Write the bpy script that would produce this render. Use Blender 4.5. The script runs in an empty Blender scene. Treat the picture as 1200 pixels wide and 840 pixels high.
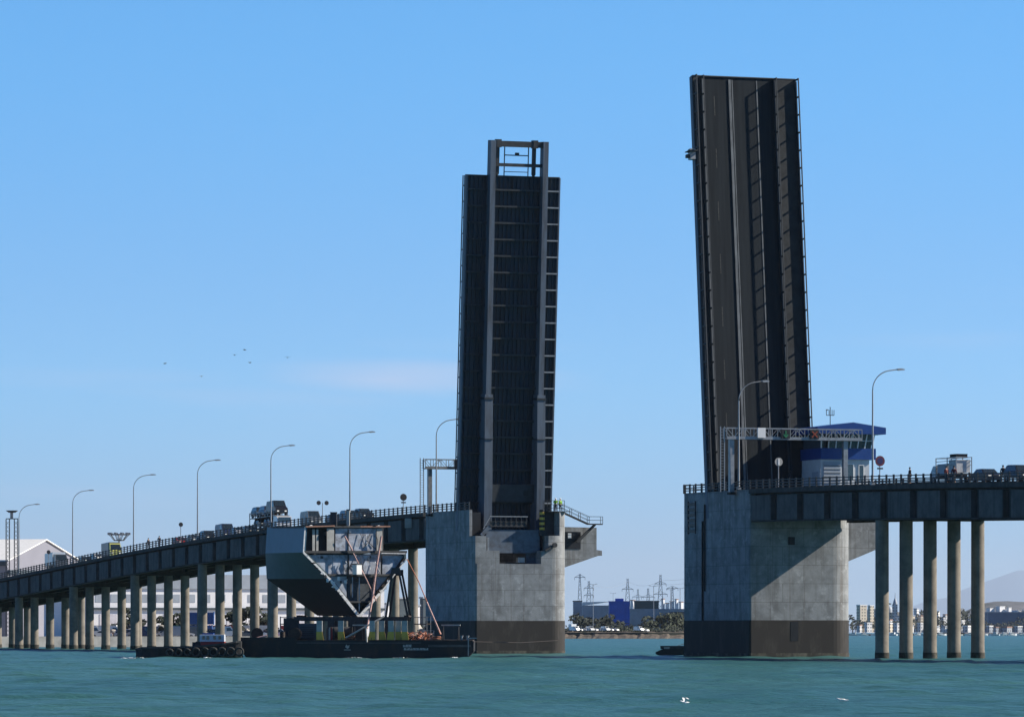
import bpy, bmesh, math, random
import numpy as np
from mathutils import Vector, Matrix
R = math.radians
random.seed(7)
scn = bpy.context.scene
col = scn.collection

# ------------------------------------------------------------------ camera
F = 6000.0                     # focal length in photo pixels (1200 wide)
HZ = 740.7                     # horizon row
CAMH = 3.0
cam = bpy.data.cameras.new('Camera'); co = bpy.data.objects.new('Camera', cam); col.objects.link(co)
cam.sensor_width = 36.0; cam.lens = F / 1200 * 36.0
co.location = (0, 0, CAMH); co.rotation_euler = (R(90), 0, 0)
cam.shift_y = (HZ - 420.0) / 1200.0
cam.clip_start = 1.0; cam.clip_end = 120000.0
scn.camera = co

# ------------------------------------------------------------------ light
SUN_AZ = 97.2                  # degrees from the direction to the camera (-Y) towards +X
SUN_EL = 33.0
sx, sy = math.sin(R(SUN_AZ)), -math.cos(R(SUN_AZ))
sd = Vector((sx * math.cos(R(SUN_EL)), sy * math.cos(R(SUN_EL)), math.sin(R(SUN_EL))))
sl = bpy.data.lights.new('Sun', 'SUN'); so = bpy.data.objects.new('Sun', sl); col.objects.link(so)
so.rotation_euler = sd.to_track_quat('Z', 'Y').to_euler()
sl.energy = 5.0; sl.angle = R(0.55); sl.color = (1.0, 0.93, 0.82)
w = bpy.data.worlds.new('World'); scn.world = w; w.use_nodes = True
nt = w.node_tree; N = nt.nodes; L = nt.links
for n in list(N): N.remove(n)
out = N.new('ShaderNodeOutputWorld'); bg = N.new('ShaderNodeBackground')
sky = N.new('ShaderNodeTexSky'); sky.sky_type = 'NISHITA'; sky.sun_disc = False
sky.sun_elevation = R(SUN_EL); sky.sun_rotation = math.atan2(sd.x, sd.y)
sky.air_density = 0.6; sky.dust_density = 0.0; sky.ozone_density = 6.0; sky.altitude = 0
tc = N.new('ShaderNodeTexCoord')
# thin streaks of cloud low in the sky
mpc = N.new('ShaderNodeMapping'); mpc.inputs['Scale'].default_value = (9, 9, 95); mpc.inputs['Location'].default_value = (0.35, 0, -0.35)
L.new(tc.outputs['Generated'], mpc.inputs['Vector'])
nz = N.new('ShaderNodeTexNoise'); nz.inputs['Scale'].default_value = 1.6; nz.inputs['Detail'].default_value = 3; nz.inputs['Roughness'].default_value = 0.4
L.new(mpc.outputs[0], nz.inputs['Vector'])
cr = N.new('ShaderNodeMapRange'); cr.inputs['From Min'].default_value = 0.58; cr.inputs['From Max'].default_value = 0.85
cr.inputs['To Min'].default_value = 0.0; cr.inputs['To Max'].default_value = 0.2; cr.interpolation_type = 'SMOOTHSTEP'
L.new(nz.outputs[0], cr.inputs['Value'])
sep = N.new('ShaderNodeSeparateXYZ'); L.new(tc.outputs['Generated'], sep.inputs[0])
lo = N.new('ShaderNodeMapRange'); lo.inputs['From Min'].default_value = 0.085; lo.inputs['From Max'].default_value = 0.045; lo.interpolation_type = 'SMOOTHSTEP'
L.new(sep.outputs['Z'], lo.inputs['Value'])
ml = N.new('ShaderNodeMath'); ml.operation = 'MULTIPLY'; L.new(cr.outputs[0], ml.inputs[0]); L.new(lo.outputs[0], ml.inputs[1])
mpd = N.new('ShaderNodeMapping'); mpd.inputs['Scale'].default_value = (30, 0, 190); mpd.inputs['Location'].default_value = (30 * .024, 0, -190 * .0493)
L.new(tc.outputs['Generated'], mpd.inputs['Vector'])
vl = N.new('ShaderNodeVectorMath'); vl.operation = 'LENGTH'; L.new(mpd.outputs[0], vl.inputs[0])
nz2 = N.new('ShaderNodeMath'); nz2.operation = 'MULTIPLY_ADD'; nz2.inputs[1].default_value = 1.6; L.new(nz.outputs[0], nz2.inputs[0]); L.new(vl.outputs['Value'], nz2.inputs[2])
cd = N.new('ShaderNodeMapRange'); cd.interpolation_type = 'SMOOTHSTEP'; cd.inputs['From Min'].default_value = 1.9; cd.inputs['From Max'].default_value = 0.7; cd.inputs['To Max'].default_value = 0.75
L.new(nz2.outputs[0], cd.inputs['Value'])
mm_ = N.new('ShaderNodeMath'); mm_.operation = 'MAXIMUM'; L.new(ml.outputs[0], mm_.inputs[0]); L.new(cd.outputs[0], mm_.inputs[1]); ml = mm_
mxs = N.new('ShaderNodeMixRGB'); mxs.inputs[2].default_value = (4.3, 5.1, 6.9, 1)
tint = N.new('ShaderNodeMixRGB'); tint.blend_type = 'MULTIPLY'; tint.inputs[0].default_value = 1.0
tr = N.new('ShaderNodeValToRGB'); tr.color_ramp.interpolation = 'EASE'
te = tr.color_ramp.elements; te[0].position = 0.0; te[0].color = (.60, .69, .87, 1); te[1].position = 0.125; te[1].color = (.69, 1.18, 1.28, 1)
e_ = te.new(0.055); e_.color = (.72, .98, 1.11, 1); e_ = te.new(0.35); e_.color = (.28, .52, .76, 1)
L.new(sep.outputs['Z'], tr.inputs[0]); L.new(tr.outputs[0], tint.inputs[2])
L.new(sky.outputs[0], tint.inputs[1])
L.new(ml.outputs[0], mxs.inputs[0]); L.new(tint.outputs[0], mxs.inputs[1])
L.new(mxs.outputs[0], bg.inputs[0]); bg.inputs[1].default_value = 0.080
L.new(bg.outputs[0], out.inputs[0])
vs = scn.view_settings
vs.view_transform = 'Standard'; vs.look = 'None'; vs.gamma = 1.0; vs.exposure = 0.7; vs.use_curve_mapping = False

# ------------------------------------------------------------------ materials
MATS = {}
def mat(name, c, rough=0.7, metal=0.0, var=0.25, scale=1.0, stretch=(1, 1, 1), bump=0.0, c2=None, emit=None, spec=0.4, thr=(0.4, 0.65)):
    if name in MATS: return MATS[name]
    m = bpy.data.materials.new(name); m.use_nodes = True; t = m.node_tree; n = t.nodes; b = n['Principled BSDF']
    b.inputs['Roughness'].default_value = rough; b.inputs['Metallic'].default_value = metal
    b.inputs['Specular IOR Level'].default_value = spec
    if c2 is None: c2 = tuple(x * (1 - var) for x in c)
    tcn = n.new('ShaderNodeTexCoord'); mpn = n.new('ShaderNodeMapping'); mpn.inputs['Scale'].default_value = stretch
    t.links.new(tcn.outputs['Object'], mpn.inputs[0])
    nn = n.new('ShaderNodeTexNoise'); nn.inputs['Scale'].default_value = scale; nn.inputs['Detail'].default_value = 8; nn.inputs['Roughness'].default_value = 0.65
    t.links.new(mpn.outputs[0], nn.inputs['Vector'])
    mr = n.new('ShaderNodeMapRange'); mr.inputs['From Min'].default_value = thr[0]; mr.inputs['From Max'].default_value = thr[1]
    t.links.new(nn.outputs[0], mr.inputs[0])
    mx = n.new('ShaderNodeMixRGB'); mx.inputs[1].default_value = (*c, 1); mx.inputs[2].default_value = (*c2, 1)
    t.links.new(mr.outputs[0], mx.inputs[0]); t.links.new(mx.outputs[0], b.inputs['Base Color'])
    if bump:
        bn = n.new('ShaderNodeBump'); bn.inputs['Strength'].default_value = bump; bn.inputs['Distance'].default_value = 0.05
        t.links.new(nn.outputs[0], bn.inputs['Height']); t.links.new(bn.outputs[0], b.inputs['Normal'])
    if emit:
        b.inputs['Emission Color'].default_value = (*emit[:3], 1); b.inputs['Emission Strength'].default_value = emit[3]
    MATS[name] = m; return m

def concrete(name, c, joints=True, streak=0.5, rowh=2.2):
    """board-marked concrete: cloudy tone, rain streaks running down, casting joints"""
    if name in MATS: return MATS[name]
    m = mat(name, c, 0.88, 0, 0.38, 0.55, bump=0.2); t = m.node_tree; n = t.nodes; b = n['Principled BSDF']
    src = b.inputs['Base Color'].links[0].from_socket
    tcn = n.new('ShaderNodeTexCoord'); mpn = n.new('ShaderNodeMapping'); mpn.inputs['Scale'].default_value = (1.6, 1.6, 0.09)
    t.links.new(tcn.outputs['Object'], mpn.inputs[0])
    nn = n.new('ShaderNodeTexNoise'); nn.inputs['Scale'].default_value = 1.0; nn.inputs['Detail'].default_value = 6
    t.links.new(mpn.outputs[0], nn.inputs['Vector'])
    mr = n.new('ShaderNodeMapRange'); mr.inputs['From Min'].default_value = 0.5; mr.inputs['From Max'].default_value = 0.75; mr.inputs['To Max'].default_value = streak
    t.links.new(nn.outputs[0], mr.inputs[0])
    mx = n.new('ShaderNodeMixRGB'); mx.blend_type = 'MIX'; mx.inputs[2].default_value = (c[0] * .35, c[1] * .32, c[2] * .28, 1)
    t.links.new(mr.outputs[0], mx.inputs[0]); t.links.new(src, mx.inputs[1])
    last = mx.outputs[0]
    if joints:
        mp5 = n.new('ShaderNodeMapping'); mp5.inputs['Scale'].default_value = (3.2, 3.2, 0.06); mp5.inputs['Location'].default_value = (7, 3, 1); t.links.new(tcn.outputs['Object'], mp5.inputs[0])
        n5 = n.new('ShaderNodeTexNoise'); n5.inputs['Scale'].default_value = 1.0; n5.inputs['Detail'].default_value = 4; t.links.new(mp5.outputs[0], n5.inputs['Vector'])
        r5 = n.new('ShaderNodeMapRange'); r5.inputs['From Min'].default_value = .60; r5.inputs['From Max'].default_value = .74; r5.inputs['To Max'].default_value = .38; t.links.new(n5.outputs[0], r5.inputs[0])
        x5 = n.new('ShaderNodeMixRGB'); x5.inputs[2].default_value = (.10, .065, .04, 1); t.links.new(r5.outputs[0], x5.inputs[0]); t.links.new(last, x5.inputs[1]); last = x5.outputs[0]
        n6 = n.new('ShaderNodeTexNoise'); n6.inputs['Scale'].default_value = 0.9; n6.inputs['Detail'].default_value = 7; n6.inputs['Roughness'].default_value = .7; t.links.new(tcn.outputs['Object'], n6.inputs['Vector'])
        r6 = n.new('ShaderNodeMapRange'); r6.inputs['From Min'].default_value = .54; r6.inputs['From Max'].default_value = .68; r6.inputs['To Max'].default_value = .6; t.links.new(n6.outputs[0], r6.inputs[0])
        x6 = n.new('ShaderNodeMixRGB'); x6.inputs[2].default_value = (.44, .45, .455, 1); t.links.new(r6.outputs[0], x6.inputs[0]); t.links.new(last, x6.inputs[1]); last = x6.outputs[0]
        sp = n.new('ShaderNodeSeparateXYZ'); t.links.new(tcn.outputs['Object'], sp.inputs[0])
        ad = n.new('ShaderNodeMath'); ad.operation = 'ADD'; t.links.new(sp.outputs['X'], ad.inputs[0]); t.links.new(sp.outputs['Y'], ad.inputs[1])
        cb = n.new('ShaderNodeCombineXYZ'); t.links.new(ad.outputs[0], cb.inputs['X']); t.links.new(sp.outputs['Z'], cb.inputs['Y'])
        br = n.new('ShaderNodeTexBrick'); br.offset = 0.37; br.inputs['Scale'].default_value = 1.0
        br.inputs['Brick Width'].default_value = 4.3; br.inputs['Row Height'].default_value = rowh
        br.inputs['Mortar Size'].default_value = 0.045; br.inputs['Mortar Smooth'].default_value = 0.6
        br.inputs['Color1'].default_value = (1, 1, 1, 1); br.inputs['Color2'].default_value = (.88, .88, .88, 1); br.inputs['Mortar'].default_value = (.52, .5, .48, 1)
        t.links.new(cb.outputs[0], br.inputs['Vector'])
        m2 = n.new('ShaderNodeMixRGB'); m2.blend_type = 'MULTIPLY'; m2.inputs[0].default_value = 0.8
        t.links.new(last, m2.inputs[1]); t.links.new(br.outputs[0], m2.inputs[2]); last = m2.outputs[0]
    t.links.new(last, b.inputs['Base Color'])
    return m

M_PIER = concrete('pier_concrete', (0.285, 0.292, 0.295), streak=0.6)
M_BAND = mat('tide_band', (0.027, 0.023, 0.020), 0.8, c2=(0.06, 0.052, 0.044), scale=0.7, stretch=(1, 1, .3), bump=0.3, thr=(.5, .72))
M_TIDE = mat('tide_wrack', (0.13, 0.12, 0.09), 0.9, c2=(0.04, 0.035, 0.028), scale=1.2, stretch=(1, 1, .5), thr=(.35, .55))
M_COL = concrete('column_concrete', (0.235, 0.205, 0.168), joints=False, streak=0.35)
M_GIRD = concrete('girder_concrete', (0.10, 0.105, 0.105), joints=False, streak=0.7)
M_GIRDD = concrete('girder_shaded_concrete', (0.04, 0.043, 0.043), joints=False, streak=0.7)  # darker girder concrete, the shade of the recesses put into its colour
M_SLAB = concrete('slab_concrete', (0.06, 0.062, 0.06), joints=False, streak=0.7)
M_ASPH = mat('asphalt', (0.060, 0.058, 0.056), 0.92, var=0.4, scale=0.9, bump=0.1)
M_RAIL = mat('railing_steel', (0.05, 0.055, 0.06), 0.6, 0.3, var=0.4)
M_GALV = mat('galvanised_steel', (0.30, 0.31, 0.32), 0.45, 0.5, var=0.3, scale=2)
M_POST = mat('lamp_post_steel', (0.33, 0.34, 0.35), 0.5, 0.5, var=0.2)
M_LEAFU = mat('leaf_plate_steel', (0.036, 0.052, 0.068), 0.7, 0.0, c2=(.030, .030, .031), scale=0.9, stretch=(1, .12, 1), thr=(.45, .7))
M_LEAFG = mat('leaf_girder_steel', (0.100, 0.130, 0.170), 0.6, 0.0, c2=(.06, .062, .07), scale=1.1, stretch=(1, .12, 1), thr=(.45, .7))
M_LEAFR = mat('leaf_rib_steel', (0.036, 0.042, 0.048), 0.6, 0.0, var=0.4, scale=1.2)
M_LEAFE = mat('leaf_pale_steel', (0.27, 0.29, 0.31), 0.55, 0.1, var=0.3, scale=1.5)
M_LROAD = mat('leaf_road_surface', (0.025, 0.030, 0.034), 0.95, c2=(0.017, 0.020, 0.023), scale=0.5, stretch=(2.4, .12, 1), bump=0.1, spec=0.15)
M_LSTRIP = mat('worn_steel_strip', (0.15, 0.16, 0.165), 0.6, 0.1, var=0.5, scale=1.5, stretch=(1, .3, 1))
M_PATH = mat('footway_surface', (0.033, 0.036, 0.038), 0.9, var=0.4, scale=0.7)
M_WHITEP = mat('white_paint', (0.78, 0.78, 0.76), 0.6, var=0.12)
M_CABIN = mat('cabin_wall', (0.55, 0.57, 0.59), 0.6, var=0.15)
M_BLUE = mat('blue_cladding', (0.008, 0.050, 0.22), 0.4, var=0.15)
M_GLASS = mat('window_glass', (0.02, 0.03, 0.035), 0.08, 0.0, var=0.2, spec=1.0)
M_BLACK = mat('black_paint', (0.012, 0.012, 0.014), 0.5, var=0.3)
M_RUBBER = mat('tyre_rubber', (0.02, 0.02, 0.02), 0.85, var=0.3)
M_HULLB = mat('dark_hull_paint', (0.016, 0.017, 0.019), 0.7, c2=(0.05, 0.03, 0.022), scale=0.8, stretch=(1, 1, .4), thr=(.5, .75))
M_DECK = mat('rusty_deck', (0.055, 0.04, 0.033), 0.85, var=0.5, scale=1.5)
M_SBLUE = mat('section_plate_blue', (0.07, 0.16, 0.23), 0.55, var=0.12, scale=0.5)
M_SIN = mat('section_inside_steel', (0.40, 0.45, 0.53), 0.6, c2=(0.15, 0.14, 0.15), scale=1.6, thr=(.4, .7))
M_SRIM = mat('section_cut_edge', (0.80, 0.79, 0.77), 0.6, var=0.4, scale=3)
M_SDARK = mat('section_dark_steel', (0.05, 0.052, 0.055), 0.7, var=0.4)
M_RED = mat('red_paint', (0.30, 0.03, 0.03), 0.5, var=0.2)
M_PINK = mat('faded_strap', (0.62, 0.38, 0.34), 0.8, var=0.4, scale=6)
M_ORANGE = mat('orange_netting', (0.55, 0.20, 0.11), 0.8, var=0.5, scale=4)
M_YEL = mat('yellow_paint', (0.65, 0.42, 0.07), 0.6, var=0.2)
M_STGREY = mat('stand_grey', (0.42, 0.41, 0.38), 0.7, var=0.3)
M_SAND = mat('quay_ground', (0.42, 0.38, 0.33), 0.95, var=0.35, scale=0.05)
M_EARTH = mat('bank_earth', (0.13, 0.10, 0.075), 0.95, c2=(0.035, 0.033, 0.028), scale=0.35, bump=0.4)
M_MUD = mat('shore_scrub', (0.045, 0.048, 0.035), 0.95, c2=(0.025, 0.03, 0.02), scale=0.08)
M_SHED = mat('white_shed_cladding', (0.80, 0.79, 0.80), 0.6, var=0.12, scale=0.15)
M_SHEDG = mat('grey_shed_cladding', (0.33, 0.37, 0.42), 0.6, var=0.2, scale=0.2)
M_SHEDD = mat('dark_shed_cladding', (0.05, 0.07, 0.085), 0.6, var=0.3, scale=0.2)
M_SHEDB = mat('deep_blue_cladding', (0.005, 0.10, 0.50), 0.5, var=0.25, scale=0.2)
M_LEAF1 = mat('foliage_dark', (0.018, 0.028, 0.018), 0.8, var=0.5, scale=0.5)
M_LEAF2 = mat('foliage_olive', (0.034, 0.046, 0.022), 0.8, var=0.4, scale=0.5)
M_BARK = mat('bark', (0.09, 0.07, 0.05), 0.9, var=0.4)
M_SKIN = mat('skin', (0.45, 0.27, 0.19), 0.6, var=0.1)
M_HIVIS = mat('hi_vis_fabric', (0.20, 0.42, 0.04), 0.7, var=0.1)
M_CLOTHD = mat('dark_cloth', (0.025, 0.028, 0.04), 0.85, var=0.3)
M_CLOTHR = mat('maroon_cloth', (0.10, 0.02, 0.025), 0.85, var=0.3)
M_FEATH = mat('white_feathers', (0.8, 0.8, 0.8), 0.8, var=0.1)
M_FEATHD = mat('grey_feathers', (0.12, 0.12, 0.13), 0.8, var=0.2)
M_HEAD = mat('headlight', (0.8, 0.8, 0.75), 0.2, emit=(1, .95, .8, .25))
M_FOAM = mat('foam', (0.85, 0.88, 0.88), 0.9, var=0.1)

# ------------------------------------------------------------------ mesh helpers
def tag(o, label=None, cat=None, group=None, kind=None):
    if label: o['label'] = label
    if cat: o['category'] = cat
    if group: o['group'] = group
    if kind: o['kind'] = kind
    return o
class MB:
    def __init__(s): s.v = []; s.f = []; s.mi = []; s.mats = []; s.sm = []
    def m(s, mt):
        if mt not in s.mats: s.mats.append(mt)
        return s.mats.index(mt)
    def add(s, vs_, fs, mt, smooth=False):
        k = len(s.v); s.v += [tuple(p) for p in vs_]; i = s.m(mt)
        for f in fs: s.f.append([k + a for a in f]); s.mi.append(i); s.sm.append(smooth)
    def box(s, x0, x1, y0, y1, z0, z1, mt, mx=None):
        p = [Vector((x, y, z)) for z in (z0, z1) for y in (y0, y1) for x in (x0, x1)]
        if mx is not None: p = [mx @ q for q in p]
        s.add(p, [(0, 2, 3, 1), (4, 5, 7, 6), (0, 1, 5, 4), (2, 6, 7, 3), (0, 4, 6, 2), (1, 3, 7, 5)], mt)
        return s
    def beam(s, a, b, w_, h_, mt, up=(0, 0, 1)):
        a = Vector(a); b = Vector(b); d = b - a; ln = d.length
        if ln < 1e-6: return s
        d.normalize(); u = Vector(up)
        if abs(d.dot(u)) > .98: u = Vector((1, 0, 0))
        x = d.cross(u).normalized(); z = x.cross(d).normalized()
        c = [a + x * (i * w_ / 2) + z * (j * h_ / 2) for i, j in ((-1, -1), (1, -1), (1, 1), (-1, 1))]
        e = [q + d * ln for q in c]
        s.add(c + e, [(0, 3, 2, 1), (4, 5, 6, 7), (0, 1, 5, 4), (1, 2, 6, 5), (2, 3, 7, 6), (3, 0, 4, 7)], mt)
        return s
    def tube(s, pts, rad, mt, n=8, cap=True):
        pts = [Vector(p) for p in pts]
        if not hasattr(rad, '__len__'): rad = [rad] * len(pts)
        rings = []; prev = None
        for i, p in enumerate(pts):
            d = (pts[min(i + 1, len(pts) - 1)] - pts[max(i - 1, 0)]).normalized()
            if prev is None: x = d.orthogonal().normalized()
            else:
                x = prev - d * prev.dot(d)
                x = x.normalized() if x.length > 1e-5 else d.orthogonal().normalized()
            prev = x; y = d.cross(x)
            rings.append([p + (x * math.cos(2 * math.pi * k / n) + y * math.sin(2 * math.pi * k / n)) * rad[i] for k in range(n)])
        vv = [q for r in rings for q in r]; ff = []
        for i in range(len(rings) - 1):
            for k in range(n):
                a = i * n + k; b = i * n + (k + 1) % n
                ff.append((a, b, b + n, a + n))
        s.add(vv, ff, mt, True)
        if cap:
            s.add(rings[0], [tuple(range(n))[::-1]], mt); s.add(rings[-1], [tuple(range(n))], mt)
        return s
    def prism(s, poly, z0, z1, mt, axes='xyz', smooth=False):
        """poly in plane, extruded; axes names which axes (a, b, extrude)"""
        def P(a, b, c):
            d = dict(zip(axes, (a, b, c))); return (d['x'], d['y'], d['z'])
        n = len(poly)
        lo_ = [P(a, b, z0) for a, b in poly]; hi = [P(a, b, z1) for a, b in poly]
        s.add(lo_ + hi, [(i, (i + 1) % n, n + (i + 1) % n, n + i) for i in range(n)], mt, smooth)
        s.add(lo_, [tuple(range(n))[::-1]], mt); s.add(hi, [tuple(range(n))], mt)
        return s
    def disc(s, c, nrm_, r0, th, mt, n=20):
        c = Vector(c); d = Vector(nrm_).normalized()
        return s.tube([c - d * th / 2, c + d * th / 2], r0, mt, n)
    def torus(s, c, axis, r0, r1, mt, n=16, k=8):
        c = Vector(c); d = Vector(axis).normalized(); x = d.orthogonal().normalized(); y = d.cross(x)
        vv = []
        for i in range(n):
            a = 2 * math.pi * i / n; rd = x * math.cos(a) + y * math.sin(a)
            for j in range(k):
                b = 2 * math.pi * j / k
                vv.append(c + rd * (r0 + r1 * math.cos(b)) + d * (r1 * math.sin(b)))
        ff = [(i * k + j, ((i + 1) % n) * k + j, ((i + 1) % n) * k + (j + 1) % k, i * k + (j + 1) % k) for i in range(n) for j in range(k)]
        s.add(vv, ff, mt, True); return s
    def build(s, name, parent=None, bevel=0, recalc=True):
        me = bpy.data.meshes.new(name); me.from_pydata(s.v, [], s.f)
        for mt in s.mats: me.materials.append(mt)
        me.polygons.foreach_set('material_index', s.mi); me.polygons.foreach_set('use_smooth', s.sm)
        if recalc:
            bm = bmesh.new(); bm.from_mesh(me); bmesh.ops.recalc_face_normals(bm, faces=bm.faces); bm.to_mesh(me); bm.free()
        o = bpy.data.objects.new(name, me); col.objects.link(o)
        if parent: o.parent = parent
        if bevel:
            md = o.modifiers.new('bevel', 'BEVEL'); md.width = bevel; md.segments = 2; md.limit_method = 'ANGLE'
        return o
def empty(name, loc=(0, 0, 0), rz=0.0, label=None, cat=None, group=None):
    o = bpy.data.objects.new(name, None); col.objects.link(o); o.location = loc; o.rotation_euler = (0, 0, rz)
    o.empty_display_size = 0.5
    return tag(o, label, cat, group)
def kids(o): return [c for c in list(col.objects) if c.parent == o]
def copy_tree(o, parent=None):
    c = o.copy(); col.objects.link(c); c.parent = parent
    for ch in KIDS(o): copy_tree(ch, c)
    return c
def KIDS(o): return list(o.children)

# ------------------------------------------------------------------ bridge frame
TH = R(19.63)
C0 = Vector((31.18, 619.5, 0))
BM = Matrix.Translation(C0) @ Matrix.Rotation(TH, 4, 'Z')     # local x = across, y = away from camera, z up
def BP(v, d, z=0): return BM @ Vector((v, d, z))
PROF = [(-320, 9.6), (-240, 12.9), (-150, 16.6), (-120, 17.7), (-86, 18.75), (-41, 19.6), (-10, 20.0), (50, 20.25), (111, 19.85), (150, 19.5),
        (195, 18.75), (230, 17.85), (268, 16.6), (358, 13.0), (450, 9.3), (560, 5.2), (700, 3.6)]
def zt(d):
    ks = PROF
    if d <= ks[0][0]: return ks[0][1]
    for i in range(len(ks) - 1):
        if d <= ks[i + 1][0]:
            x0, y0 = ks[i]; x1, y1 = ks[i + 1]
            def sl_(j):
                j0 = max(j - 1, 0); j1 = min(j + 1, len(ks) - 1)
                return (ks[j1][1] - ks[j0][1]) / (ks[j1][0] - ks[j0][0])
            h = x1 - x0; t = (d - x0) / h; m0 = sl_(i) * h; m1 = sl_(i + 1) * h
            return (2 * t**3 - 3 * t**2 + 1) * y0 + (t**3 - 2 * t**2 + t) * m0 + (-2 * t**3 + 3 * t**2) * y1 + (t**3 - t**2) * m1
    return ks[-1][1]
HW = 6.85
def bthing(name, label, cat, v=0, d=0, z=0, group=None, rz=0):
    return empty(name, BP(v, d, z), TH + rz, label, cat, group)

# ------------------------------------------------------------------ water
def water():
    rng = random.Random(3)
    ys = [25.0]
    while ys[-1] < 90000:
        y = ys[-1]
        if y < 120: st = 6.0
        elif y < 1300: st = max(0.55, y * 0.0031)
        elif y < 4000: st = y * 0.02
        else: st = y * 0.12
        ys.append(y + st)
    ys = np.array(ys)
    t = np.concatenate([np.linspace(-1.6, -0.17, 14)[:-1], np.linspace(-0.17, 0.17, 300), np.linspace(0.17, 1.6, 14)[1:]])
    Yg, Tg = np.meshgrid(ys, t, indexing='ij'); X = Yg * Tg; Z = np.zeros_like(X)
    wave = np.zeros_like(X)
    for i in range(22):
        lam = rng.uniform(1.8, 9.0); a = R(rng.gauss(-75, 28)); k = 2 * math.pi / lam
        ph = rng.uniform(0, 6.28); amp = 0.0065 * lam ** 0.8
        kx, ky = k * math.cos(a), k * math.sin(a)
        wv = np.sin(kx * X + ky * Yg + ph + 0.6 * np.sin(0.05 * X + 0.03 * Yg + i))
        wave += amp * (wv + 0.35 * np.cos(2 * (kx * X + ky * Yg + ph)))
    fade = np.clip((1500 - Yg) / 900, 0, 1) * np.clip((Yg - 110) / 30, 0, 1) * np.clip((0.17 - np.abs(Tg)) / 0.01, 0, 1)
    Z = wave * fade
    nr, nc = X.shape
    V = np.stack([X, Yg, Z], -1).reshape(-1, 3)
    idx = np.arange(nr * nc).reshape(nr, nc)
    Fc = np.stack([idx[:-1, :-1], idx[:-1, 1:], idx[1:, 1:], idx[1:, :-1]], -1).reshape(-1, 4)
    me = bpy.data.meshes.new('water'); me.vertices.add(len(V)); me.vertices.foreach_set('co', V.ravel())
    me.loops.add(Fc.size); me.loops.foreach_set('vertex_index', Fc.ravel())
    me.polygons.add(len(Fc)); me.polygons.foreach_set('loop_start', np.arange(0, Fc.size, 4)); me.polygons.foreach_set('loop_total', np.full(len(Fc), 4))
    me.polygons.foreach_set('use_smooth', np.ones(len(Fc), bool)); me.update()
    m = bpy.data.materials.new('sea_water'); m.use_nodes = True; tt = m.node_tree; n = tt.nodes; b = n['Principled BSDF']
    b.inputs['Roughness'].default_value = 0.30; b.inputs['IOR'].default_value = 1.33; b.inputs['Specular IOR Level'].default_value = 0.20
    tcn = n.new('ShaderNodeTexCoord')
    mpn = n.new('ShaderNodeMapping'); mpn.inputs['Scale'].default_value = (0.012, 0.006, 1); tt.links.new(tcn.outputs['Object'], mpn.inputs[0])
    nn = n.new('ShaderNodeTexNoise'); nn.inputs['Scale'].default_value = 3; nn.inputs['Detail'].default_value = 6; tt.links.new(mpn.outputs[0], nn.inputs['Vector'])
    mx = n.new('ShaderNodeMixRGB'); mx.inputs[1].default_value = (0.029, 0.098, 0.100, 1); mx.inputs[2].default_value = (0.043, 0.126, 0.118, 1)
    mr = n.new('ShaderNodeMapRange'); mr.inputs['From Min'].default_value = .38; mr.inputs['From Max'].default_value = .62
    tt.links.new(nn.outputs[0], mr.inputs[0]); tt.links.new(mr.outputs[0], mx.inputs[0])
    # scattered whitecaps
    n2 = n.new('ShaderNodeTexNoise'); n2.inputs['Scale'].default_value = 0.55; n2.inputs['Detail'].default_value = 5; n2.inputs['Roughness'].default_value = .6
    mp2 = n.new('ShaderNodeMapping'); mp2.inputs['Scale'].default_value = (0.6, 0.22, 1); tt.links.new(tcn.outputs['Object'], mp2.inputs[0]); tt.links.new(mp2.outputs[0], n2.inputs['Vector'])
    mr2 = n.new('ShaderNodeMapRange'); mr2.inputs['From Min'].default_value = .735; mr2.inputs['From Max'].default_value = .77
    tt.links.new(n2.outputs[0], mr2.inputs[0])
    mx2 = n.new('ShaderNodeMixRGB'); mx2.inputs[2].default_value = (.6, .68, .68, 1)
    tt.links.new(mr2.outputs[0], mx2.inputs[0]); tt.links.new(mx.outputs[0], mx2.inputs[1]); tt.links.new(mx2.outputs[0], b.inputs['Base Color'])
    n3 = n.new('ShaderNodeTexNoise'); n3.inputs['Scale'].default_value = 1.7; n3.inputs['Detail'].default_value = 7; n3.inputs['Roughness'].default_value = .65
    mp3 = n.new('ShaderNodeMapping'); mp3.inputs['Scale'].default_value = (0.5, 1, 1); tt.links.new(tcn.outputs['Object'], mp3.inputs[0]); tt.links.new(mp3.outputs[0], n3.inputs['Vector'])
    bp = n.new('ShaderNodeBump'); bp.inputs['Strength'].default_value = 1.0; bp.inputs['Distance'].default_value = 0.24
    tt.links.new(n3.outputs[0], bp.inputs['Height']); tt.links.new(bp.outputs[0], b.inputs['Normal'])
    me.materials.append(m)
    o = bpy.data.objects.new('water', me); col.objects.link(o); tag(o, kind='structure')
water()

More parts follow.
